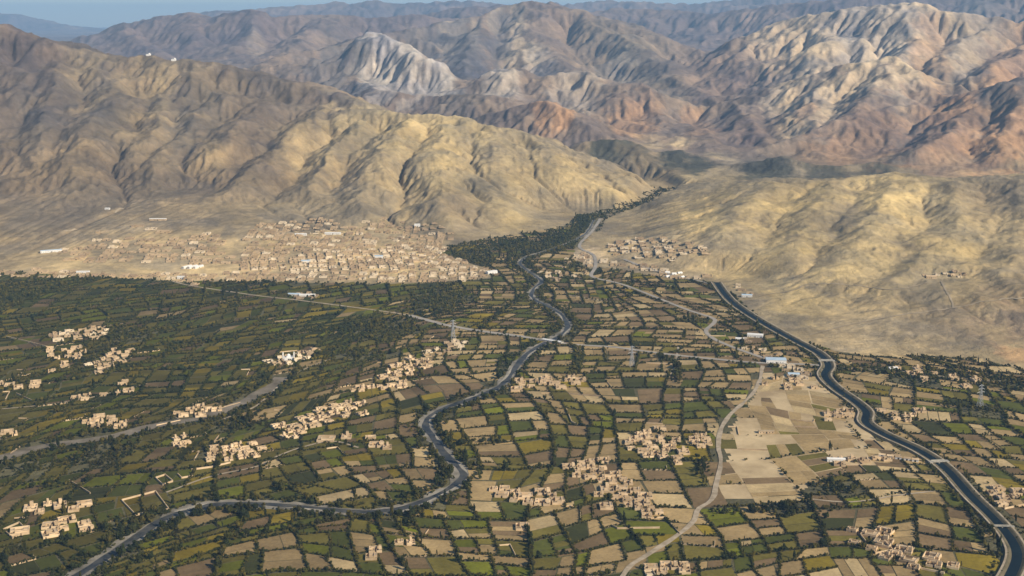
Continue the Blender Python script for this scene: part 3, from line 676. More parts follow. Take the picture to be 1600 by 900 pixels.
for ti, (nm, poly, sp, fill, yaw) in enumerate(TOWN):
    vi = len(VILL)+ti; names.append(nm)
    px, py = zip(*poly); sp = sp*.86; hx, hy, hz = hit(px, py); G = list(zip(hx, hy)); cx, cy = np.mean(hx), np.mean(hy)
    ext = max(np.ptp(hx), np.ptp(hy))*.75; c, s_ = math.cos(R(yaw)), math.sin(R(yaw)); nn = int(ext/sp)+1
    I, J = [v.ravel() for v in np.meshgrid(np.arange(-nn, nn+1), np.arange(-nn, nn+1))]
    a = I*sp*1.12+(I//5)*5; b = J*sp*1.05+(J//2)*7; x = cx+a*c-b*s_+rng.normal(0, 1.5, len(a)); y = cy+a*s_+b*c+rng.normal(0, 1.5, len(a))
    ok = inside(x, y, G) & (rng.random(len(a)) < fill) & ~((vnoise(x/90., y/90., 5+ti) > fill+.25) & (rng.random(len(a)) < .7))
    for x, y in zip(x[ok], y[ok]):
        x, y = float(x), float(y)
        if not blocked(x, y, sp*.4): put(x, y, sp*random.uniform(.80, 1.02), R(yaw)+random.gauss(0, .03)+random.choice((0, 0, 0, math.pi/2)), vi)
HX = np.array([(h[0], h[1], h[3]) for h in houses])
print('houses', len(houses))

# ------------------------------------------------------------------ fields: irregular quads split again and again
def warp(s, t):
    # rows run across the valley in the middle and slant on both sides
    l = np.clip(-(s+150), 0, None); r = np.clip(s-520, 0, None)
    y = t+0.75*(-l)*(1-np.exp(-l/250))*1.0-0.25*r
    dx = (fbm(s/520, t/520, 3, 101)-.5)*190+(fbm(s/140, t/140, 2, 103)-.5)*26
    dy = (fbm(s/520, t/520, 3, 102)-.5)*230+(fbm(s/140, t/140, 2, 104)-.5)*34
    return s+dx, y+dy
cut = []      # (p, q, level)
leaf = []
def lerp(a, b, f): return (a[0]+(b[0]-a[0])*f, a[1]+(b[1]-a[1])*f)
def split(q, lev):
    a, b, c, d = q
    w_ = (math.dist(a, b)+math.dist(d, c))/2; h_ = (math.dist(a, d)+math.dist(b, c))/2
    tw, th_ = 49, 60
    if (w_ < tw*random.uniform(.75, 1.6) and h_ < th_*random.uniform(.7, 1.5)): leaf.append(q); return
    if w_/tw > h_/th_:
        f = random.uniform(.36, .64); g = min(.8, max(.2, f+random.gauss(0, .07))); p1, p2 = lerp(a, b, f), lerp(d, c, g)
        cut.append((p1, p2, lev)); split((a, p1, p2, d), lev+1); split((p1, b, c, p2), lev+1)
    else:
        f = random.uniform(.36, .64); g = min(.8, max(.2, f+random.gauss(0, .07))); p1, p2 = lerp(a, d, f), lerp(b, c, g)
        cut.append((p1, p2, lev)); split((a, b, p2, p1), lev+1); split((p1, p2, c, d), lev+1)
X0, X1, Y0, Y1, GS = -3600, 3200, 700, 7200, 400
nxg, nyg = (X1-X0)//GS, (Y1-Y0)//GS
grid = {(i, j): (X0+i*GS+random.uniform(-70, 70), Y0+j*GS+random.uniform(-70, 70)) for i in range(nxg+1) for j in range(nyg+1)}
for i in range(nxg):
    for j in range(nyg):
        q = (grid[i, j], grid[i+1, j], grid[i+1, j+1], grid[i, j+1])
        mx = sum(p[0] for p in q)/4; my = sum(p[1] for p in q)/4; wx, wy = warp(np.array(mx), np.array(my))
        if abs(wx) > 0.52*wy+500 or wy < 700 or wy > 4900: continue
        cut.append((q[0], q[1], 0)); cut.append((q[0], q[3], 0)); split(q, 1)
Lq = np.array(leaf); wx, wy = warp(Lq[..., 0], Lq[..., 1]); Lw = np.stack([wx, wy], -1)
cx_, cy_ = Lw[..., 0].mean(1), Lw[..., 1].mean(1)
keep = inside(cx_, cy_, GREEN) & (np.abs(cx_) < 0.5*cy_+160) & (cy_ > 1150)
Lw = Lw[keep]; print('blocks', len(Lw))
PALETTE = dict(tan=(0.300,0.212,0.098), pale=(0.41,0.305,0.155), brown=(0.165,0.112,0.056), olive=(0.135,0.112,0.024), green=(0.080,0.086,0.016), bright=(0.125,0.130,0.012), yellow=(0.200,0.148,0.018), dark=(0.046,0.048,0.014))
FV, FC = [], []
solid = []
MC = Lw.mean(1); IB = inside(MC[:, 0], MC[:, 1], BARE); IB2 = inside(MC[:, 0], MC[:, 1], BARE2)
for qi, q in enumerate(Lw):
    a, b, c, d = [np.array(p) for p in q]; m = (a+b+c+d)/4
    if IB2[qi] and random.random() < .72 or IB[qi] and random.random() < .30: continue
    if wood_w(m[0], m[1]) > .25+random.uniform(-.15, .25): continue
    bare = IB[qi]; b2 = IB2[qi]
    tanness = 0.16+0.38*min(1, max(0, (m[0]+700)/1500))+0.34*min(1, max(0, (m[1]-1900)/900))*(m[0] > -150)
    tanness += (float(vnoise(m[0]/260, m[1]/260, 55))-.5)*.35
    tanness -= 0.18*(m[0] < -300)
    def crop():
        r = random.random()
        if b2: return PALETTE['pale'] if r < .75 else PALETTE['tan']
        if bare: return PALETTE['tan'] if r < .5 else PALETTE['pale'] if r < .78 else PALETTE['olive'] if r < .92 else PALETTE['brown']
        if r < tanness: return PALETTE['tan'] if random.random() < .6 else PALETTE['pale'] if random.random() < .35 else PALETTE['brown']
        r = random.random()
        return PALETTE['olive'] if r < .38 else PALETTE['green'] if r < .60 else PALETTE['bright'] if r < .74 else PALETTE['yellow'] if r < .87 else PALETTE['brown'] if r < .94 else PALETTE['dark']
    mar = .02 if bare else .045
    a, b, c, d = [p+(m-p)*mar*random.uniform(.6, 2.2) for p in (a, b, c, d)]
    w_ = (math.dist(a, b)+math.dist(d, c))/2; h_ = (math.dist(a, d)+math.dist(b, c))/2
    n = max(1, int(round(max(w_, h_)/random.uniform(17, 52)))); base_c = np.array(crop()); other = np.array(crop())
    cuts = sorted([0]+[(i+random.uniform(-.25, .25))/n for i in range(1, n)]+[1])
    horiz = h_ > w_*random.uniform(.6, 1.3)
    for f0, f1 in zip(cuts[:-1], cuts[1:]):
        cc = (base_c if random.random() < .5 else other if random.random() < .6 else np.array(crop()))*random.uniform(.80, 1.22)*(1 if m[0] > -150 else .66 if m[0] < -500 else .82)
        f1 = f1-0.02
        Q4 = (a+(d-a)*f0, b+(c-b)*f0, b+(c-b)*f1, a+(d-a)*f1) if horiz else (a+(b-a)*f0, a+(b-a)*f1, d+(c-d)*f1, d+(c-d)*f0)
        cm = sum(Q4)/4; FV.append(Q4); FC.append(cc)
FV = np.array(FV); FC = np.array(FC)
mid = FV.mean(1); ok = (N_RIVER(mid[:, 0], mid[:, 1]) > np.where(mid[:, 1] > 2700, 15, 20)) & (N_CANAL(mid[:, 0], mid[:, 1]) > 23) & (N_DRY(mid[:, 0], mid[:, 1]) > 22) & inside(mid[:, 0], mid[:, 1], GREEN)
FV, FC = FV[ok], FC[ok]
# flat slabs of crop, each slightly raised by the height of what grows on it
nF = len(FV); zt = 0.25+rng.random(nF)*0.2
fv = np.concatenate([FV.reshape(-1, 2), np.repeat(zt, 4)[:, None]], 1); ff = np.arange(nF*4).reshape(-1, 4)
# wind faces upward
ar = (FV[:, 1, 0]-FV[:, 0, 0])*(FV[:, 2, 1]-FV[:, 0, 1])-(FV[:, 1, 1]-FV[:, 0, 1])*(FV[:, 2, 0]-FV[:, 0, 0]); ff[ar < 0] = ff[ar < 0][:, ::-1]
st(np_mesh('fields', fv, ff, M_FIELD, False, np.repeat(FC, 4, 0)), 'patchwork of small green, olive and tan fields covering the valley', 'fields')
print('fields', nF)

_P = np.array(BARE); _gx, _gy = np.meshgrid(np.arange(_P[:, 0].min()-40, _P[:, 0].max()+40, 6.0), np.arange(_P[:, 1].min()-60, _P[:, 1].max()+60, 6.0))
_in = inside(_gx+22*(fbm(_gx/60, _gy/60, 4, 5)-.5), _gy+34*(fbm(_gx/60, _gy/60, 4, 6)-.5), BARE); _ix = np.arange(_gx.size).reshape(_gx.shape)
_q = np.stack([_ix[:-1, :-1], _ix[:-1, 1:], _ix[1:, 1:], _ix[1:, :-1]], -1).reshape(-1, 4); _q = _q[_in.ravel()[_q].all(1)]; _u, _v = np.unique(_q.ravel(), return_inverse=True)
st(np_mesh('bare_ground', np.c_[_gx.ravel(), _gy.ravel(), np.full(_gx.size, .15)][_u], _v.reshape(-1, 4), M_SAND, True), 'bare sandy ground between the dirt road and the canal', 'bare ground')
# ------------------------------------------------------------------ trees: positions first
tx, ty, ts = [], [], []
def addpts(P, q, spacing, size, dens):
    L = math.dist(P, q); n = int(L/spacing)
    if n < 1: return
    f = (np.arange(n)+rng.random(n))/n; k = rng.random(n) < dens
    f = f[k]; x = P[0]+(q[0]-P[0])*f; y = P[1]+(q[1]-P[1])*f
    tx.append(x); ty.append(y); ts.append(np.full(len(x), float(size)))
for p, q, lev in cut:
    n = max(2, int(math.dist(p, q)/60)+1); s_ = np.linspace(p[0], q[0], n); t_ = np.linspace(p[1], q[1], n); x, y = warp(s_, t_)
    if y.min() < 1150 or abs(x.mean()) > 0.5*y.mean()+200: continue
    mx, my = x.mean(), y.mean()
    if inside(np.array([mx]), np.array([my]), BARE)[0]: dens = .04
    else:
        dens = (1.1, 1.1, 1.0, .95, 0.85, 0.75, 0.66, .6)[min(lev, 7)]
        dens = min(1, dens*(1.3 if mx < -250 else 1.1))
        dens *= .55+.9*float(vnoise(mx/170, my/170, 71))
    if random.random() > dens*1.05: continue
    size = (3.6, 3.3, 3.0, 2.7, 2.5, 2.3, 2.1, 1.9)[min(lev, 7)]*(.92 if mx < -250 else .80)
    for i in range(n-1): addpts((x[i], y[i]), (x[i+1], y[i+1]), 2.9*size/3.0, size, min(1, .55+.5*dens))
def along(P, off, jit, spacing, size, dens):
    P = np.asarray(P); T = np.gradient(P, axis=0); T /= np.hypot(T[:, 0], T[:, 1])[:, None]+1e-9; N = np.c_[-T[:, 1], T[:, 0]]
    for i in range(len(P)-1):
        for s in ((-1, 1) if off else (0,)):
            dd = dens*(.3+1.3*float(vnoise(i*0.12, s*9+3.3, 91)))
            k = rng.poisson(12/spacing*dd); o = off*s+rng.normal(0, jit, k); f = rng.random(k)
            tx.append(P[i, 0]+T[i, 0]*12*f+N[i, 0]*o); ty.append(P[i, 1]+T[i, 1]*12*f+N[i, 1]*o); ts.append(np.full(k, float(size)))
along(RIVER, 17, 3.5, 4, 3.0, 1.2); along(RIVER, 26, 5, 6, 3.4, .8)
along(CANAL, 21, 3, 5, 2.8, 1.0); along(CANAL, 10, .6, 6, 1.7, .7); along(DRYBED, 24, 7, 5, 3.3, 1.1)
along(ROAD_MAIN, 17, 2, 6, 2.4, .6); along(ROAD_EAST, 17, 2, 6, 2.4, .7); along(ROAD_MID, 16, 2, 7, 2.2, .5); along(ROAD_DIRT, 10, 2, 12, 2.2, .25)
for P in CREEKS: along(P, 0, 5, 2.6, 3.2, 1.2)
for P in LANES: along(P, 6, 1.5, 8, 2.4, .6)
for a, b, c_, d_ in WD:
    n = int(c_*d_*math.pi/62); r = np.sqrt(rng.random(n)); th = rng.random(n)*6.283
    k = rng.random(n) < 1.15-r; tx.append(a+c_*r[k]*np.cos(th[k])); ty.append(b+d_*r[k]*np.sin(th[k])); ts.append(np.full(k.sum(), 3.3))
# the green tongue that narrows to the gorge
TONGUE = [tuple(float(v) for v in flat(*p)) for p in [(690,388),(760,372),(850,360),(886,352),(902,336),(936,335),(934,352),(910,376),(880,395),(830,400),(770,425),(745,412),(705,402)]]
tp = np.array(TONGUE); n = 5200; a = tp[:, 0].min()+rng.random(n)*np.ptp(tp[:, 0]); b = tp[:, 1].min()+rng.random(n)*np.ptp(tp[:, 1])
k = inside(a, b, TONGUE) & (fbm(a/130, b/130, 3, 44) > .49); tx.append(a[k]); ty.append(b[k]); ts.append(np.full(k.sum(), 3.2))
along(np.array(resample(GORGE[:6], 12)), 9, 7, 5, 3.0, .8)
# a few in and round every village
for h in houses:
    if h[5] < len(VILL) or random.random() < .05:
        k = random.randint(0, 3)
        for _ in range(k):
            an = random.random()*6.28; r = h[3]*random.uniform(.62, 1.1); tx.append(np.array([h[0]+r*math.cos(an)])); ty.append(np.array([h[1]+r*math.sin(an)])); ts.append(np.array([2.6]))
tx, ty, ts = map(np.concatenate, (tx, ty, ts))
tx = tx+rng.normal(0, .9, len(tx)); ty = ty+rng.normal(0, .9, len(ty)); ts = ts*np.exp(rng.normal(0, .22, len(ts)))
ok = (inside(tx, ty, GREEN) | ((ty > 4250) & (line_dist(tx, ty, GORGE) < 45)) | (line_dist(tx, ty, RIVER[:20:2]) < 40)) & (N_RIVER(tx, ty) > np.where(ty > 2700, 7.5, 10.5)) & (np.abs(tx) < .47*ty+120)
dc = N_CANAL(tx, ty); ok &= ((dc > 17.5) | ((dc > 8.8) & (dc < 12) & (ts < 2.2)))
ok &= ((N_ROADS(tx, ty) > 15) | ((N_ROADS(tx, ty) > 9) & (rng.random(len(tx)) < .3))) & (N_DRY(tx, ty) > 13)
ib = inside(tx, ty, BARE); ok &= (~ib) | (rng.random(len(tx)) < .25)
tx, ty, ts = tx[ok], ty[ok], ts[ok]
# not inside walls
ok = np.ones(len(tx), bool); key = (np.floor(tx/40).astype(int), np.floor(ty/40).astype(int)); bins = {}
for i, k in enumerate(zip(*key)): bins.setdefault(k, []).append(i)
for (hx_, hy_, hz_, s_, yw_, v_) in houses:
    for i in (-1, 0, 1):
        for j in (-1, 0, 1):
            li = bins.get((int(hx_//40)+i, int(hy_//40)+j))
            if li: li = np.array(li); ok[li[np.hypot(tx[li]-hx_, ty[li]-hy_) < s_*.60]] = False
tx, ty, ts = tx[ok], ty[ok], ts[ok]; tz = height(tx, ty)
print('trees', len(tx))
ppx, ppy = project(tx, ty, tz)
vis = (ppx > 4) & (ppx < 1596) & (ppy < 893) & (ppy > 300)
tall = rng.random(len(tx)) < .02
LEAFC = np.array([[0.022,0.027,0.009],[0.029,0.031,0.009],[0.042,0.041,0.010],[0.066,0.054,0.012],[0.017,0.022,0.009],[0.032,0.029,0.010]])
def crown_template(seed, nlobe, ncard, core=True):
    """unit crown: radius 1, height 0..2; lumpy core of several irregular masses with leaf clumps round it"""
    r = np.random.default_rng(seed); V, F = [], []; n = 0
    ico_v = np.array([[0,0,1],[.894,0,.447],[.276,.851,.447],[-.724,.526,.447],[-.724,-.526,.447],[.276,-.851,.447],[.724,.526,-.447],[-.276,.851,-.447],[-.894,0,-.447],[-.276,-.851,-.447],[.724,-.526,-.447],[0,0,-1]])
    ico_f = np.array([[0,1,2],[0,2,3],[0,3,4],[0,4,5],[0,5,1],[1,6,2],[2,7,3],[3,8,4],[4,9,5],[5,10,1],[6,7,2],[7,8,3],[8,9,4],[9,10,5],[10,6,1],[6,11,7],[7,11,8],[8,11,9],[9,11,10],[10,11,6]])
    for k in range(nlobe):
        c = r.normal(0, .33, 3)*(k > 0)+[0, 0, 1.0+(.25*r.normal() if k else 0)]; s = r.uniform(.42, .62) if nlobe > 1 else .8
        V.append(ico_v*s*r.uniform(.7, 1.3, (12, 1))+c); F.append(ico_f+n); n += 12
    d = r.normal(0, 1, (ncard, 3)); d /= np.linalg.norm(d, axis=1)[:, None]; ctr = d*r.uniform(.55, .98, (ncard, 1))*[1, 1, .95]+[0, 0, 1.0]
    e1 = r.normal(0, 1, (ncard, 3)); e1 /= np.linalg.norm(e1, axis=1)[:, None]; e2 = np.cross(e1, r.normal(0, 1, (ncard, 3))); e2 /= np.linalg.norm(e2, axis=1)[:, None]
    s = r.uniform(.16, .34, (ncard, 1)); T = np.stack([ctr-e1*s, ctr+e1*s*.8+e2*s*.5, ctr+e2*s*1.3], 1).reshape(-1, 3)
    V.append(T); F.append(np.arange(ncard*3).reshape(-1, 3)+n)
    return np.concatenate(V), np.concatenate(F)
# the 300 that show largest are trees of their own
dist = np.hypot(tx, ty); score = ts*np.where(tall, 1.5, 1)/dist; score[~vis] = 0
big = np.argsort(-score)[:300]; rest = np.ones(len(tx), bool); rest[big] = False
far_t = [crown_template(50+i, 1, 7) for i in range(5)]; near_t = [crown_template(80+i, 3, 14) for i in range(5)]
def mass(sel, temps, name, lab):
    V, F, Cc = [], [], []; n = 0; ii = np.nonzero(sel)[0]; which = rng.integers(0, len(temps), len(ii))
    for k, (tv, tf) in enumerate(temps):
        j = ii[which == k]
        if not len(j): continue
        a = rng.random(len(j))*6.283; c, s = np.cos(a)[:, None], np.sin(a)[:, None]; r_ = ts[j][:, None]*rng.uniform(.85, 1.2, (len(j), 1)); hz_ = r_*np.where(tall[j], 2.4, rng.uniform(.62, 1.1, len(j)))[:, None]; rr_ = r_*np.where(tall[j], .6, 1)[:, None]
        x = (tv[None, :, 0]*c-tv[None, :, 1]*s)*rr_+tx[j][:, None]; y = (tv[None, :, 0]*s+tv[None, :, 1]*c)*rr_+ty[j][:, None]; z = tv[None, :, 2]*hz_+tz[j][:, None]+.2*r_
        V.append(np.stack([x, y, z], -1).reshape(-1, 3)); F.append((tf[None]+(np.arange(len(j))*len(tv))[:, None, None]).reshape(-1, 3)+n); n += len(j)*len(tv)
        base_c = LEAFC[np.clip((fbm(tx[j]/200, ty[j]/200, 2, 66)*6+rng.normal(0, .9, len(j))).astype(int), 0, 5)]
        Cc.append(np.repeat(base_c*rng.uniform(.75, 1.25, (len(j), 1)), len(tv), 0))
    return tag(np_mesh(name, np.concatenate(V), np.concatenate(F), M_LEAF, False, np.concatenate(Cc)), lab, 'trees', kind='stuff')
nearm = dist < 2300
mass(rest & nearm, near_t, 'hedgerow_trees', 'dark green hedgerow trees lining the nearer fields')
mass(rest & ~nearm, far_t, 'hedgerow_trees', 'dark green hedgerow trees and woods on the farther valley floor')
# ------------------------------------------------------------------ mud walled compounds
def compound_spec(seed, full=True):
    """local boxes for a walled compound about 24 m square"""
    r = random.Random(seed); W, Dp = r.uniform(21, 27), r.uniform(19, 27); t = .8; h = r.uniform(2.8, 3.6); out = []
    out.append(('courtyard', None, [[0, 0, .1, W-.1, Dp-.1, .35, 0]], 'yard'))
    g = r.uniform(-.25, .25)*W; gw = 3.0; y0 = -Dp/2
    segs = [[(-W/2+g-gw/2)/2, y0, 0, (g-gw/2)+W/2, t, h, 0], [(W/2+g+gw/2)/2, y0, 0, W/2-(g+gw/2), t, h, 0],
            [0, -y0, 0, W, t, h, 0], [-W/2+t/2, 0, 0, t, Dp-t, h-.02, 0], [W/2-t/2, 0, 0, t, Dp-t, h-.02, 0]]
    if r.random() < .5: segs.append([r.uniform(-.2, .2)*W, 0, 0, t*.8, Dp-t, h-.5, 0])
    out.append(('enclosure_wall', None, segs, 'mud'))
    out.append(('gate', None, [[g, y0, 0, gw-.02, .25, 2.5, 0]], 'dark'))
    sides = r.sample(['n', 'e', 'w', 's'], r.choice((1, 2, 2, 3)))
    if 'n' not in sides and r.random() < .7: sides[0] = 'n'
    for k, s in enumerate(sides):
        d = r.uniform(4.2, 6.2); hh = r.choice((3.6, 4.2, 5.0, 6.6)); f = r.uniform(.45, .95)
        if s in 'ns':
            L = (W-1.7)*f-(0 if f < .7 else .5); cx = r.choice((-1, 1))*(W-1.7-L)/2; cy = (Dp/2-t/2-d/2-.03)*(1 if s == 'n' else -1); sx, sy = L, d
        else:
            L = (Dp-1.7)*f*.62; cy = r.choice((-1, 1))*(Dp-1.7-L)/2*.2; cx = (W/2-t/2-d/2-.33)*(1 if s == 'e' else -1); sx, sy = d, L
        hh += k*.17; p = .45
        B = [[cx, cy, .05, sx, sy, hh, 0]]
        for a in (-1, 1):
            B.append([cx, cy+a*(sy/2-p/2), hh+.05, sx, p, .7, 0]); B.append([cx+a*(sx/2-p/2), cy, hh+.05, p, sy-2*p, .7, 0])
        out.append(('dwelling', None, B, 'mud')); me = len(out)-1
        out.append(('roof', me, [[cx, cy, hh+.03, sx-2*p-.02, sy-2*p-.02, .14, 0]], 'roof'))
        if full:
            fy = cy-sy/2-.04
            out.append(('door', me, [[cx, fy, .1, 1.3, .12, 2.3, 0]], 'dark'))
            for q in (-.33, .33): out.append(('window', me, [[cx+q*sx, fy, 1.5, 1.3, .12, 1.2, 0]], 'dark'))
    return out, len(sides)
MM = dict(yard=M_YARD, mud=M_MUD, roof=M_ROOF, dark=M_DARK)
NVAR = 14
protos = {}
def make_compound(v, full):
    spec, nd_ = compound_spec(400+v, full); root = empty('mud_compound', (0, 0, 0)); obs = []
    for (nm, par, B, mk) in spec:
        V, F = boxes(B); me = np_mesh(nm, V, F, MM[mk], link=False); o = bpy.data.objects.new(nm, me); col.objects.link(o)
        o.parent = root if par is None else obs[par]; obs.append(o)
    root['dw'] = nd_; return root
ORD = ['', 'first', 'second', 'third', 'fourth', 'fifth', 'sixth', 'seventh', 'eighth', 'ninth', 'tenth', 'eleventh', 'twelfth', 'thirteenth', 'fourteenth', 'fifteenth', 'sixteenth', 'seventeenth', 'eighteenth', 'nineteenth', 'twentieth']
def order_words(k, n):
    """k counted from 0 at the left of n"""
    def w(i): return ORD[i] if i <= 20 else 'twenty-'+ORD[i-20]
    if n == 1: return ''
    if k == 0: return 'leftmost'
    if k == n-1: return 'rightmost'
    return w(k+1)+' from left' if k < (n+1)//2 else w(n-k)+' from right'
Hs = np.array([(h[0], h[1], h[2], h[3], h[4], h[5]) for h in houses]); hpx, hpy = project(Hs[:, 0], Hs[:, 1], Hs[:, 2])
hvis = (hpx > 2) & (hpx < 1598) & (hpy < 896); hsz = Hs[:, 3]/Hs[:, 1]
vlist = sorted([(-(1/Hs[(Hs[:, 5] == v) & hvis, 1]).mean(), v) for v in range(len(names)) if ((Hs[:, 5] == v) & hvis).any()])
chosen = np.zeros(len(Hs), bool); tot = 0
for sc__, v in vlist:
    m = (Hs[:, 5] == v) & hvis; k = int(m.sum())
    if tot+k > 300: continue
    chosen |= m; tot += k
def short(l):
    for a, b in (('walled mud compound', 'mud compound'), ('dark green bushy', 'dark bushy'), ('olive yellow bushy', 'olive bushy'), ('tall narrow green', 'tall narrow'), ('between the ', 'between '), ('around the ', 'around '), ('beside the ', 'beside '), ('towards the canal', 'towards canal'), (' of the ', ' of ')):
        if len(l.split()) > 16: l = l.replace(a, b, 1)
    return l
TRAIT = {1: 'one flat roofed house', 2: 'two flat roofed houses', 3: 'three flat roofed houses'}
for v in range(len(names)):
    ii = [i for i in np.argsort(hpx) if chosen[i] and Hs[i, 5] == v]
    for k, i in enumerate(map(int, ii)):
        x, y, z, s, yaw = Hs[i, :5]; full = y < 2300; var = int(i*7) % NVAR; key = (var, full)
        if key not in protos: o = protos[key] = make_compound(var, full)
        else: o = copy_tree(protos[key])
        o.location = (x, y, z); o.rotation_euler = (0, 0, yaw); f = s/25; o.scale = (f, f, .9+.25*f)
        nm = names[v]; ow = order_words(k, len(ii)); lab = (ow+' ' if ow else '')+'walled mud compound '+nm
        for extra in (' with '+TRAIT[int(o.get('dw', 2))], ' of pale mud'):
            if len((lab+extra).split()) <= 16: lab += extra; break
        tag(o, short(lab), 'compound', 'mud compounds '+nm)
for o in list(col.objects):
    if 'dw' in o.keys(): del o['dw']
# the rest of the houses: past three hundred
Bm, Br, By, Bd, Bp, Bo = [], [], [], [], [], []
speccache = {}
for i in np.nonzero(~chosen)[0]:
    x, y, z, s, yaw = Hs[i, :5]; sd = int(400+(i % 40))
    if sd not in speccache: speccache[sd] = compound_spec(sd, False)[0]
    f = s/25; c, s_ = math.cos(yaw), math.sin(yaw)
    hr_ = random.random(); wl_ = Bp if hr_ < .14+.26*(x > -620 and y < 3700) else Bo if hr_ > .78 else Bm
    for nm, par, B, mk in speccache[sd]:
        for b in B:
            lst = dict(mud=wl_, roof=Br, yard=By, dark=Bd)[mk]
            lst.append([x+(b[0]*c-b[1]*s_)*f, y+(b[0]*s_+b[1]*c)*f, z+b[2]*.85-.3, b[3]*f, b[4]*f, b[5]*.85+.3, yaw])
V, F, I = [], [], []; n = 0
for k, B in enumerate((Bm, Br, By, Bd, Bp, Bo)):
    v_, f_ = boxes(B); V.append(v_); F.append(f_+n); n += len(v_); I.append(np.full(len(f_), k))
o = np_mesh('mud_town_houses', np.concatenate(V), np.concatenate(F), M_MUD)
for m in (M_ROOF, M_YARD, M_DARK, M_PALE, M_OLDMUD): o.data.materials.append(m)
o.data.polygons.foreach_set('material_index', np.concatenate(I).astype(np.int32))
tag(o, 'dense town of flat roofed mud brick houses at the foot of the hills', 'houses', kind='stuff')
print('individual compounds', tot, 'in mass', int((~chosen).sum()))

# ------------------------------------------------------------------ the trees that show largest
def trunk_mesh():
    V, F = [], []; n = 7
    for k, (z, r_) in enumerate(((0, .16), (.35, .11), (1.0, .07), (1.5, .03))):
        for a in range(n): V.append((math.cos(a*6.283/n)*r_+.04*k*(k % 2), math.sin(a*6.283/n)*r_, z))
    for k in range(3):
        for a in range(n): F.append((k*n+a, k*n+(a+1) % n, (k+1)*n+(a+1) % n, (k+1)*n+a))
    return np_mesh('trunk', V, F, M_BARK, True, link=False)
TRUNK = trunk_mesh(); crowns = []
for v in range(8):
    tv, tf = crown_template(200+v, 6, 110); r = np.random.default_rng(v); cc = LEAFC[[0, 1, 2, 0, 4, 1, 3, 5][v]]
    tint = np.repeat(cc[None], len(tv), 0)*r.uniform(.7, 1.3, (len(tv), 1)); crowns.append(np_mesh('crown', tv+[0, 0, .22], tf, M_LEAF, False, tint, link=False))
TPL = [('on the river bank at the lower left edge', 150, 872), ('on the river bank below the left hamlets', 245, 822), ('along the river in the lower left', 350, 795), ('along the bottom stretch of river', 500, 803),
 ('on the bank before the river bend', 620, 800), ('at the sharp river bend', 715, 745), ('where the river turns left of centre', 675, 665), ('in the orange wood beside the lower river', 190, 820),
 ('on the field edges in the bottom left corner', 40, 880), ('on field edges by the bottom edge left of centre', 330, 875), ('near the bottom farm', 560, 880), ('on field edges at the bottom centre', 740, 880),
 ('on field edges right of the bottom centre', 900, 870), ('beside the pale dirt road at the bottom', 1040, 860), ('on field edges between dirt road and walled village', 1200, 870), ('around the walled village at lower right', 1360, 880),
 ('on the fields below the bare tan ground', 1250, 810), ('along the canal at the bottom right corner', 1570, 870), ('along the canal above the footbridge', 1520, 790), ('on the right edge beyond the canal', 1590, 740),
 ('around the upper group at the left edge', 90, 780), ('around the lower group at the left edge', 90, 845), ('on field edges left of the sharp bend', 560, 750), ('around the long village above bottom centre', 985, 790),
 ('around the village row right of the bend', 820, 790), ('on field edges inside the lower river curve', 420, 740), ('on fields between canal and walled village', 1420, 810), ('beside the dirt road below the bare ground', 1110, 800),
 ('on field edges below the village row', 830, 835), ('on field edges right of the sharp bend', 790, 720), ('on field edges in the left middle', 200, 740), ('on fields left of the dirt road', 1010, 830)]
tplx = np.array([p[1] for p in TPL]); tply = np.array([p[2] for p in TPL])
bx, by = ppx[big], ppy[big]; place = np.argmin(np.hypot(bx[:, None]-tplx, (by[:, None]-tply)*1.8), 1)
tproto = {}
for pi, (nm, _, _) in enumerate(TPL):
    jj = [j for j in np.argsort(bx) if place[j] == pi]
    if not jj: continue
    for k, j in enumerate(jj):
        i = big[j]; v = int(rng.integers(0, 8)); tl = bool(tall[i]); kind = 'poplar_tree' if tl else 'leafy_tree'
        if (kind, v) not in tproto:
            o = empty(kind, (0, 0, 0)); a = bpy.data.objects.new('trunk', TRUNK); b = bpy.data.objects.new('crown', crowns[v])
            for c_ in (a, b): col.objects.link(c_); c_.parent = o
            tproto[kind, v] = o
        else: o = copy_tree(tproto[kind, v])
        s = float(ts[i]); o.location = (tx[i], ty[i], tz[i]); o.rotation_euler = (0, 0, rng.random()*6.28); o.scale = (s*.62, s*.62, s*2.3) if tl else (s, s, s*float(rng.uniform(.9, 1.3)))
        ow = order_words(k, len(jj)); look = 'tall narrow green tree' if tl else ('olive yellow bushy tree' if v in (2, 6) else 'dark green bushy tree')
        tag(o, short((ow+' ' if ow else 'single ')+look+' '+nm), 'tree', 'large trees '+nm)

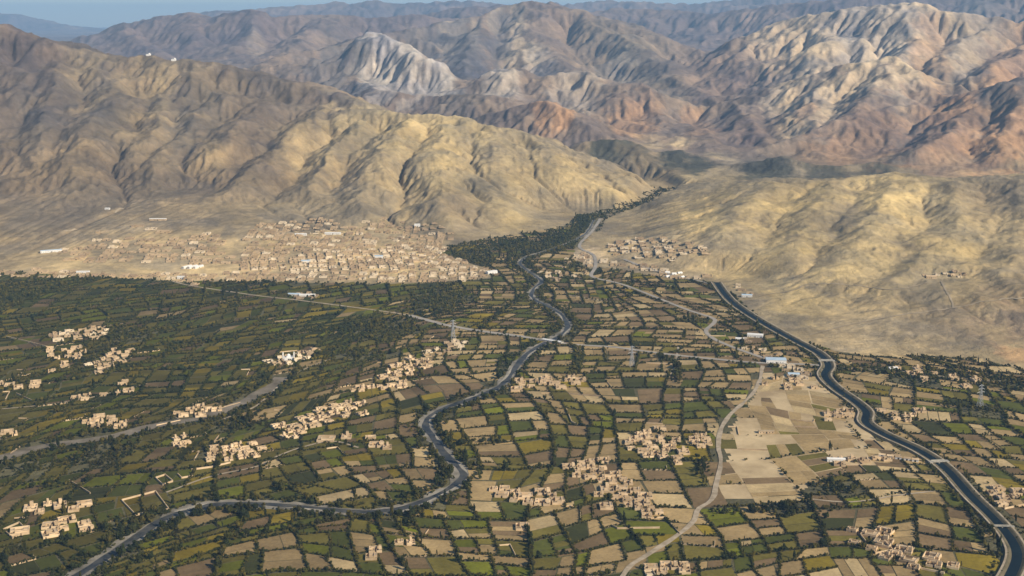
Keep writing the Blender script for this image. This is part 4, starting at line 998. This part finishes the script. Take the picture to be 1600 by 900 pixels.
# ------------------------------------------------------------------ bars, pylons
def bars(L, r):
    """square bars between point pairs"""
    V, F = [], []
    for k, (a, b) in enumerate(L):
        a, b = Vector(a), Vector(b); d = (b-a).normalized(); u = d.orthogonal().normalized()*r; w_ = d.cross(u)
        for p in (a, b):
            for s, t_ in ((1, 1), (-1, 1), (-1, -1), (1, -1)): V.append(p+(u*s+w_*t_))
        n = k*8
        F += [(n, n+1, n+5, n+4), (n+1, n+2, n+6, n+5), (n+2, n+3, n+7, n+6), (n+3, n, n+4, n+7), (n, n+3, n+2, n+1), (n+4, n+5, n+6, n+7)]
    return [tuple(v) for v in V], F
def part_bars(name, L, r, m, parent): V, F = bars(L, r); return np_mesh(name, V, F, m, parent=parent)
def part_box(name, B, m, parent): V, F = boxes(B); return np_mesh(name, V, F, m, parent=parent)
def make_pylon(H=44):
    root = empty('power_pylon', (0, 0, 0)); lv = [(0, 4.6), (9, 3.5), (17, 2.6), (24, 1.9), (30, 1.3), (36, 1.0), (H-1, .8)]
    for sx in (-1, 1):
        for sy in (-1, 1): part_bars('leg', [((sx*a[1], sy*a[1], a[0]), (sx*b[1], sy*b[1], b[0])) for a, b in zip(lv[:-1], lv[1:])], .28, M_STEEL, root)
    L = []
    for (z0, r0), (z1, r1) in zip(lv[:-1], lv[1:]):
        for s in (-1, 1):
            L += [((-r0, s*r0, z0), (r1, s*r1, z1)), ((r0, s*r0, z0), (-r1, s*r1, z1)), ((s*r0, -r0, z0), (s*r1, r1, z1)), ((s*r0, r0, z0), (s*r1, -r1, z1)), ((-r1, s*r1, z1), (r1, s*r1, z1)), ((s*r1, -r1, z1), (s*r1, r1, z1))]
    part_bars('lattice_bracing', L, .14, M_STEEL, root)
    for z, w_ in ((29, 8), (35, 6.5), (41, 5)):
        arm = part_bars('crossarm', [((-w_, 0, z), (w_, 0, z)), ((-w_, 0, z), (0, 0, z+2)), ((w_, 0, z), (0, 0, z+2)), ((-w_, 0, z), (0, .9, z)), ((w_, 0, z), (0, .9, z))], .2, M_STEEL, root)
        for s in (-1, 1): part_bars('insulator', [((s*w_, 0, z), (s*w_, 0, z-2.2))], .18, M_WHITE, arm)
    return root
py0 = make_pylon()
for i, (px, py, lab) in enumerate([(987, 573, 'grey lattice power pylon standing in the fields right of the river bridge'), (708, 530, 'grey lattice power pylon beside the main road left of the bridge'), (1531, 637, 'grey lattice power pylon in the fields at the far right of the canal')]):
    o = py0 if i == 0 else copy_tree(py0); x, y = flat(px, py); o.location = (float(x), float(y), 0); o.rotation_euler = (0, 0, .35); tag(o, lab, 'pylon', 'power pylons on the valley floor')

# ------------------------------------------------------------------ bridges
def make_bridge(name, lab, c, yaw, L, W, z, piers, m, group):
    r = empty(name, (c[0], c[1], 0), yaw); part_box('deck', [[0, 0, z-.9, L, W, .9, 0]], m, r)
    for s in (-1, 1): part_box('parapet', [[0, s*(W/2-.2), z, L, .4, 1.1, 0]]+[[k, s*(W/2+.13), z-.6, .5, .25, 1.7, 0] for k in np.arange(-L/2+1, L/2, 5)], m, r)
    for k in range(piers): part_box('pier', [[(k-(piers-1)/2)*L/(piers+1), 0, -1, 1.6, W-1.2, z+.1, 0]], M_CONC, r)
    for s in (-1, 1): part_box('abutment', [[s*(L/2+2.5), 0, -.5, 5, W+1, z+.46, 0]], M_CONC, r)
    return tag(r, lab, 'bridge', group)
x, y = flat(861, 534); a = ROAD_EAST[4]-ROAD_MAIN[-5]; make_bridge('road_bridge', 'pale concrete road bridge crossing the river in the middle of the valley', (float(x), float(y)), math.atan2(a[1], a[0]), 46, 10, 3.2, 3, M_WHITE, None)
def canal_dir(x, y):
    i = int(np.argmin(np.hypot(CANAL[:, 0]-x, CANAL[:, 1]-y))); t_ = CANAL[min(i+1, len(CANAL)-1)]-CANAL[i-1]; return CANAL[i], math.atan2(t_[1], t_[0])
for px, py, W, nm, lab in ((1566, 829, 2.6, 'footbridge', 'thin pale footbridge over the canal near the bottom right corner'), (1464, 724, 7, 'canal_bridge', 'flat concrete bridge over the canal beside the bare ground'), (1290, 566, 9, 'canal_bridge', 'road bridge over the canal at the road junction near the orchards')):
    x, y = flat(px, py); c, an = canal_dir(float(x), float(y)); make_bridge(nm, lab, c, an+math.pi/2, 22, W, 4.6, 1, M_CONC, 'bridges over the canal')

# ------------------------------------------------------------------ halls, sheds, shrine, stations, tents, walls
def hall(name, lab, px, py, L, W, H, yaw, wall, roof, gable=1.5, cat='building', group=None):
    x, y, z = [float(v[0]) for v in hit(px, py)]; r = empty(name, (x, y, z), R(yaw))
    wl = part_box('wall', [[0, 0, -1, L, W, H+1, 0]], wall, r)
    V = [(-L/2-.4, -W/2-.4, H), (L/2+.4, -W/2-.4, H), (L/2+.4, W/2+.4, H), (-L/2-.4, W/2+.4, H), (-L/2-.4, 0, H+gable), (L/2+.4, 0, H+gable)]
    me = bpy.data.meshes.new('roof'); me.from_pydata(V, [], [(0, 1, 5, 4), (2, 3, 4, 5), (1, 2, 5), (3, 0, 4), (0, 3, 2, 1)]); me.materials.append(roof)
    o = bpy.data.objects.new('roof', me); col.objects.link(o); o.parent = r
    part_box('door', [[0, -W/2-.06, 0, 2.6, .2, 3, 0]], M_DARK, r)
    for k in np.arange(-L/2+3, L/2-2, 5):
        if abs(k) > 2: part_box('window', [[k, -W/2-.05, 1.3, 1.6, .2, 1.3, 0]], M_DARK, wl)
    return tag(r, lab, cat, group)
hall('long_hall', 'long white hall with pale blue roof at the left end of town', 80, 394, 60, 12, 6, 25, M_WHITE, M_BLUE)
for k, (px, lab) in enumerate(((292, 'left'), (301, 'middle'), (310, 'right'))): hall('white_hall', lab+' one of three parallel white halls at the lower edge of town', px, 419, 34, 9, 5, 62, M_WHITE, M_WHITE, group='parallel white halls')
hall('white_hall', 'long white roofed school above the outer rows of town', 247, 345, 55, 10, 5, 0, M_MUD, M_WHITE)
hall('white_hall', 'small white building on the bare slope at far left', 168, 328, 16, 10, 4, 0, M_WHITE, M_WHITE)
hall('white_hall', 'white building on the plain below the left wing of town', 130, 428, 34, 12, 6, 5, M_WHITE, M_WHITE)
hall('white_hall', 'white building left of the road into town', 283, 436, 18, 12, 6, 0, M_WHITE, M_WHITE)
hall('white_hall', 'bright white building above the right quarter of town', 652, 356, 20, 12, 8, 5, M_WHITE, M_WHITE)
hall('white_hall', 'long pale hall in the straight lined upper quarter of town', 520, 366, 50, 12, 5, 0, M_WHITE, M_WHITE)
hall('white_hall', 'pale low hall in the middle of town', 470, 368, 36, 10, 5, 0, M_WHITE, M_WHITE)
hall('blue_roofed_hall', 'pale blue roofed hall at the lower edge of town', 478, 411, 26, 14, 6, 10, M_WHITE, M_BLUE)
hall('blue_roofed_hall', 'pale blue roofed hall at the right of town', 592, 404, 24, 14, 7, 5, M_WHITE, M_BLUE)
hall('white_hall', 'white building at the eastern tip of town', 768, 428, 30, 14, 7, 30, M_WHITE, M_WHITE)
hall('blue_roofed_hall', 'pale blue roofed shed among the upper left fields', 460, 462, 30, 12, 5, -5, M_WHITE, M_BLUE)
hall('white_hall', 'long white shed among the upper left fields', 480, 464, 40, 10, 5, 0, M_WHITE, M_WHITE)
hall('blue_roofed_hall', 'pale blue building beside the upper canal', 1167, 464, 26, 12, 6, -10, M_WHITE, M_BLUE)
hall('blue_roofed_hall', 'large pale blue roofed building at the road junction', 1212, 567, 40, 22, 7, -5, M_WHITE, M_BLUE)
hall('blue_roofed_hall', 'small blue roofed building below the road junction', 1240, 588, 22, 12, 5, -5, M_WHITE, M_BLUE)
hall('white_hall', 'white workshop beside the winding road near the canal', 1180, 527, 34, 16, 6, -15, M_WHITE, M_WHITE)
hall('white_hall', 'white workshop left of the road junction near the canal', 1158, 533, 24, 12, 5, -10, M_WHITE, M_WHITE)
hall('long_shed', 'long mud shed with dark openings on the bare tan ground', 1197, 678, 26, 8, 4, 0, M_MUD, M_YARD)
hall('white_hall', 'white building on the low ridge of the bare ground', 1306, 722, 28, 8, 5, -5, M_WHITE, M_WHITE)
hall('white_hall', 'white building in the orchards right of the canal', 1395, 578, 18, 10, 5, 10, M_WHITE, M_WHITE)
hall('mud_hall', 'plain pale walled building on the tan slope right of the canal', 1454, 435, 26, 14, 6, 0, M_MUD, M_MUD)
for k in range(5): hall('row_building', ORD[k+1]+' of five pale sheds in a row above the canal edge', 1378+13*k, 714+k*2.2, 10, 7, 4, -20, M_WHITE, M_MUD, group='row of pale sheds')
def ball(name, c, r, m, parent, h=1.0):
    V, F = [], []; n, q = 14, 6
    for j in range(q+1):
        a = j/q*math.pi/2
        for i in range(n): V.append((c[0]+r*math.cos(a)*math.cos(i*6.283/n), c[1]+r*math.cos(a)*math.sin(i*6.283/n), c[2]+r*h*math.sin(a)))
    for j in range(q):
        for i in range(n): F.append((j*n+i, j*n+(i+1) % n, (j+1)*n+(i+1) % n, (j+1)*n+i))
    return np_mesh(name, V, F, m, True, parent=parent)
x, y = flat(451, 562); r = empty('white_shrine', (float(x), float(y), 0), .2)
part_box('hall', [[0, 0, 0, 18, 14, 6, 0], [0, 0, 6, 9, 9, 2, 0]], M_WHITE, r); ball('dome', (0, 0, 8), 4.2, M_WHITE, r, 1.1); part_box('door', [[0, -7.06, 0, 3, .2, 3.5, 0]], M_DARK, r)
for s in (-1, 1):
    mn = part_box('minaret', [[s*11, -5, 0, 2.4, 2.4, 15, 0], [s*11, -5, 12, 3.4, 3.4, .6, 0]], M_WHITE, r); ball('minaret_cap', (s*11, -5, 15), 1.4, M_WHITE, mn, 2.2)
tag(r, 'white domed shrine with two minarets beside the dark woods left of centre', 'shrine')
for k, (px, lab) in enumerate(((232, 'left of two tiny white stations on the crest of the left hill'), (271, 'right of two tiny white stations on the crest of the left hill'))):
    best = None
    for D in np.arange(5600, 6900, 20):
        x, _, _ = at(px, 86, D); z = float(height(x, D)); qx, qy = project(float(x), D, z)
        if best is None or qy < best[0]: best = (qy, float(x), float(D), z)
    r = empty('hilltop_station', best[1:], 0); part_box('hut', [[0, 0, -2, 22, 16, 10, 0]], M_WHITE, r); ball('radar_dome', (5, 0, 8), 6, M_WHITE, r); part_bars('mast', [((-7, 0, 8), (-7, 0, 24))], .5, M_STEEL, r)
    tag(r, lab, 'station', 'white stations on the hill crest')
for k, (px, py) in enumerate(((1043, 427), (1053, 430), (1062, 428), (1043, 434), (1066, 434))):
    x, y, z = [float(v[0]) for v in hit(px, py)]; r = empty('white_tent', (x, y, z), .2*k)
    V = [(-7, -5, 0), (7, -5, 0), (7, 5, 0), (-7, 5, 0), (-7, -5, 2), (7, -5, 2), (7, 5, 2), (-7, 5, 2), (-6, 0, 5), (6, 0, 5)]
    me = bpy.data.meshes.new('canvas'); me.from_pydata(V, [], [(0, 1, 5, 4), (1, 2, 6, 5), (2, 3, 7, 6), (3, 0, 4, 7), (4, 5, 9, 8), (6, 7, 8, 9), (5, 6, 9), (7, 4, 8)]); me.materials.append(M_WHITE)
    o = bpy.data.objects.new('canvas', me); col.objects.link(o); o.parent = r; part_box('entrance', [[0, -5.05, 0, 2, .12, 1.8, 0]], M_DARK, r)
    tag(r, ('leftmost of the upper', 'middle of the upper', 'rightmost of the upper', 'left of the lower', 'right of the lower')[k]+' white tents beside the road under the tan hills', 'tent', 'white tents by the hill road')
def wall_line(P, h, t_, z=0):
    B = []
    for (a, b) in zip(P[:-1], P[1:]):
        d = math.dist(a, b); B.append([(a[0]+b[0])/2, (a[1]+b[1])/2, 0, d-t_, t_, h, math.atan2(b[1]-a[1], b[0]-a[0])])
    for p in P: B.append([p[0], p[1], 0, t_*1.05, t_*1.05, h+.02, 0])
    return B
WALLS = [([(190,783),(243,769),(264,797),(212,806)], True, 'square field wall round a green plot above the lower left river'), ([(243,748),(258,743),(270,753),(255,759)], True, 'small pale square enclosure with thick walls left of the pale village'),
 ([(278,742),(284,748),(301,745)], False, 'short bent mud wall beside the small square enclosure'), ([(300,735),(330,731),(360,724)], False, 'long mud wall below the pale village left of centre'), ([(108,752),(125,762),(141,772)], False, 'straight pale wall crossing a field at lower left'),
 ([(26,616),(52,628)], False, 'slanting pale wall at the left edge halfway down'), ([(5,829),(30,818),(44,831),(20,842)], True, 'pale square enclosure at the bottom left edge'), ([(10,527),(45,535),(78,544)], False, 'long pale wall in the upper left fields'),
 ([(1488-30,608),(1500,612)], False, 'short pale wall in the fields right of the canal'), ([(955,822),(965,827),(1030,826)], False, 'low pale wall along a green plot right of the long village'), ([(1345,838),(1372,836),(1395,861),(1368,866)], True, 'rectangular outer wall of the walled village at lower right'),
 ([(1440,890),(1475,897)], False, 'pale wall at the end of the walled village at the bottom edge'), ([(1570,796),(1600,790)], False, 'pale wall across the canal at the right edge'), ([(910,722),(930,718),(950,725)], False, 'thin pale wall above the hamlet left of the long village'),
 ([(1010,568),(1050,570)], False, 'long low wall in the fields below the east road'), ([(885,640),(893,660),(902,665)], False, 'curved pale wall in the middle of the valley')]
for P, closed, lab in WALLS:
    G = [tuple(float(v) for v in flat(*p)) for p in P]; G2 = G+[G[0]] if closed else G; c = G[0]
    V, F = boxes(wall_line([(a-c[0], b-c[1]) for a, b in G2][:len(G2)], 3.0, 1.0)); o = np_mesh('field_wall', V, F, M_MUD); o.location = (c[0], c[1], 0); tag(o, lab, 'wall', 'mud walls round fields')

# loose mud walls along plot edges near the villages
cand = []
vh = Hs[(Hs[:, 5] < len(VILL))]
for p, q, lev in cut:
    if lev < 4: continue
    x, y = warp(np.array([p[0], q[0]]), np.array([p[1], q[1]])); L = math.hypot(x[1]-x[0], y[1]-y[0])
    if L < 30 or L > 110: continue
    mx, my = x.mean(), y.mean(); px_, py_ = project(mx, my, 0)
    if not (10 < px_ < 1590 and py_ < 890) or my > 3000: continue
    dh = np.hypot(vh[:, 0]-mx, vh[:, 1]-my).min()
    if 22 < dh < 75 and N_RIVER(mx, my) > 30 and N_CANAL(mx, my) > 32 and N_ROADS(mx, my) > 22 and random.random() < .8:
        f = min(1, random.uniform(28, 60)/L); cand.append((float(px_), float(py_), (x[0], y[0]), (x[0]+(x[1]-x[0])*f, y[0]+(y[1]-y[0])*f), int(vh[np.argmin(np.hypot(vh[:, 0]-mx, vh[:, 1]-my)), 5])))
random.shuffle(cand); cand = cand[:75]
for v in range(len(VILL)):
    cc = sorted([c for c in cand if c[4] == v])
    for k, c in enumerate(cc):
        a, b = c[2], c[3]; h_, t_ = random.uniform(1.8, 2.6), .6
        if len(cc) and (k % 3 == 0): e = (b[0]-(b[1]-a[1])*.4, b[1]+(b[0]-a[0])*.4); P = [a, b, e]
        else: P = [a, b]
        o = np_mesh('garden_wall', *boxes(wall_line([(x_-a[0], y_-a[1]) for x_, y_ in P], h_, t_)), M_OLDMUD if k % 2 else M_MUD); o.location = (a[0], a[1], 0)
        ow = order_words(k, len(cc)); tag(o, short(((ow+' ') if ow else 'lone ')+'loose '+('bent ' if len(P) > 2 else 'straight ')+'garden wall '+names[v].replace('in the ', 'by the ', 1)), 'wall', 'garden walls near the villages')
print('walls', len(cand))


def haze():
    m = bpy.data.materials.new('valley_haze'); m.use_nodes = True; t = m.node_tree; t.nodes.clear()
    out = t.nodes.new('ShaderNodeOutputMaterial'); v = t.nodes.new('ShaderNodeVolumePrincipled')
    v.inputs['Color'].default_value = HAZE_COLOR; v.inputs['Density'].default_value = HAZE_DENSITY; v.inputs['Anisotropy'].default_value = 0.0
    t.links.new(v.outputs[0], out.inputs['Volume'])
    top = float(max(Hh.max(), CAMZ))+60
    V, F = boxes([[0, 29000, -2, 76000, 74000, top+2, 0]])
    o = np_mesh('haze', V, F, m); tag(o, 'thin bluish haze filling the air over the valley and mountains', 'haze', kind='stuff')
haze()
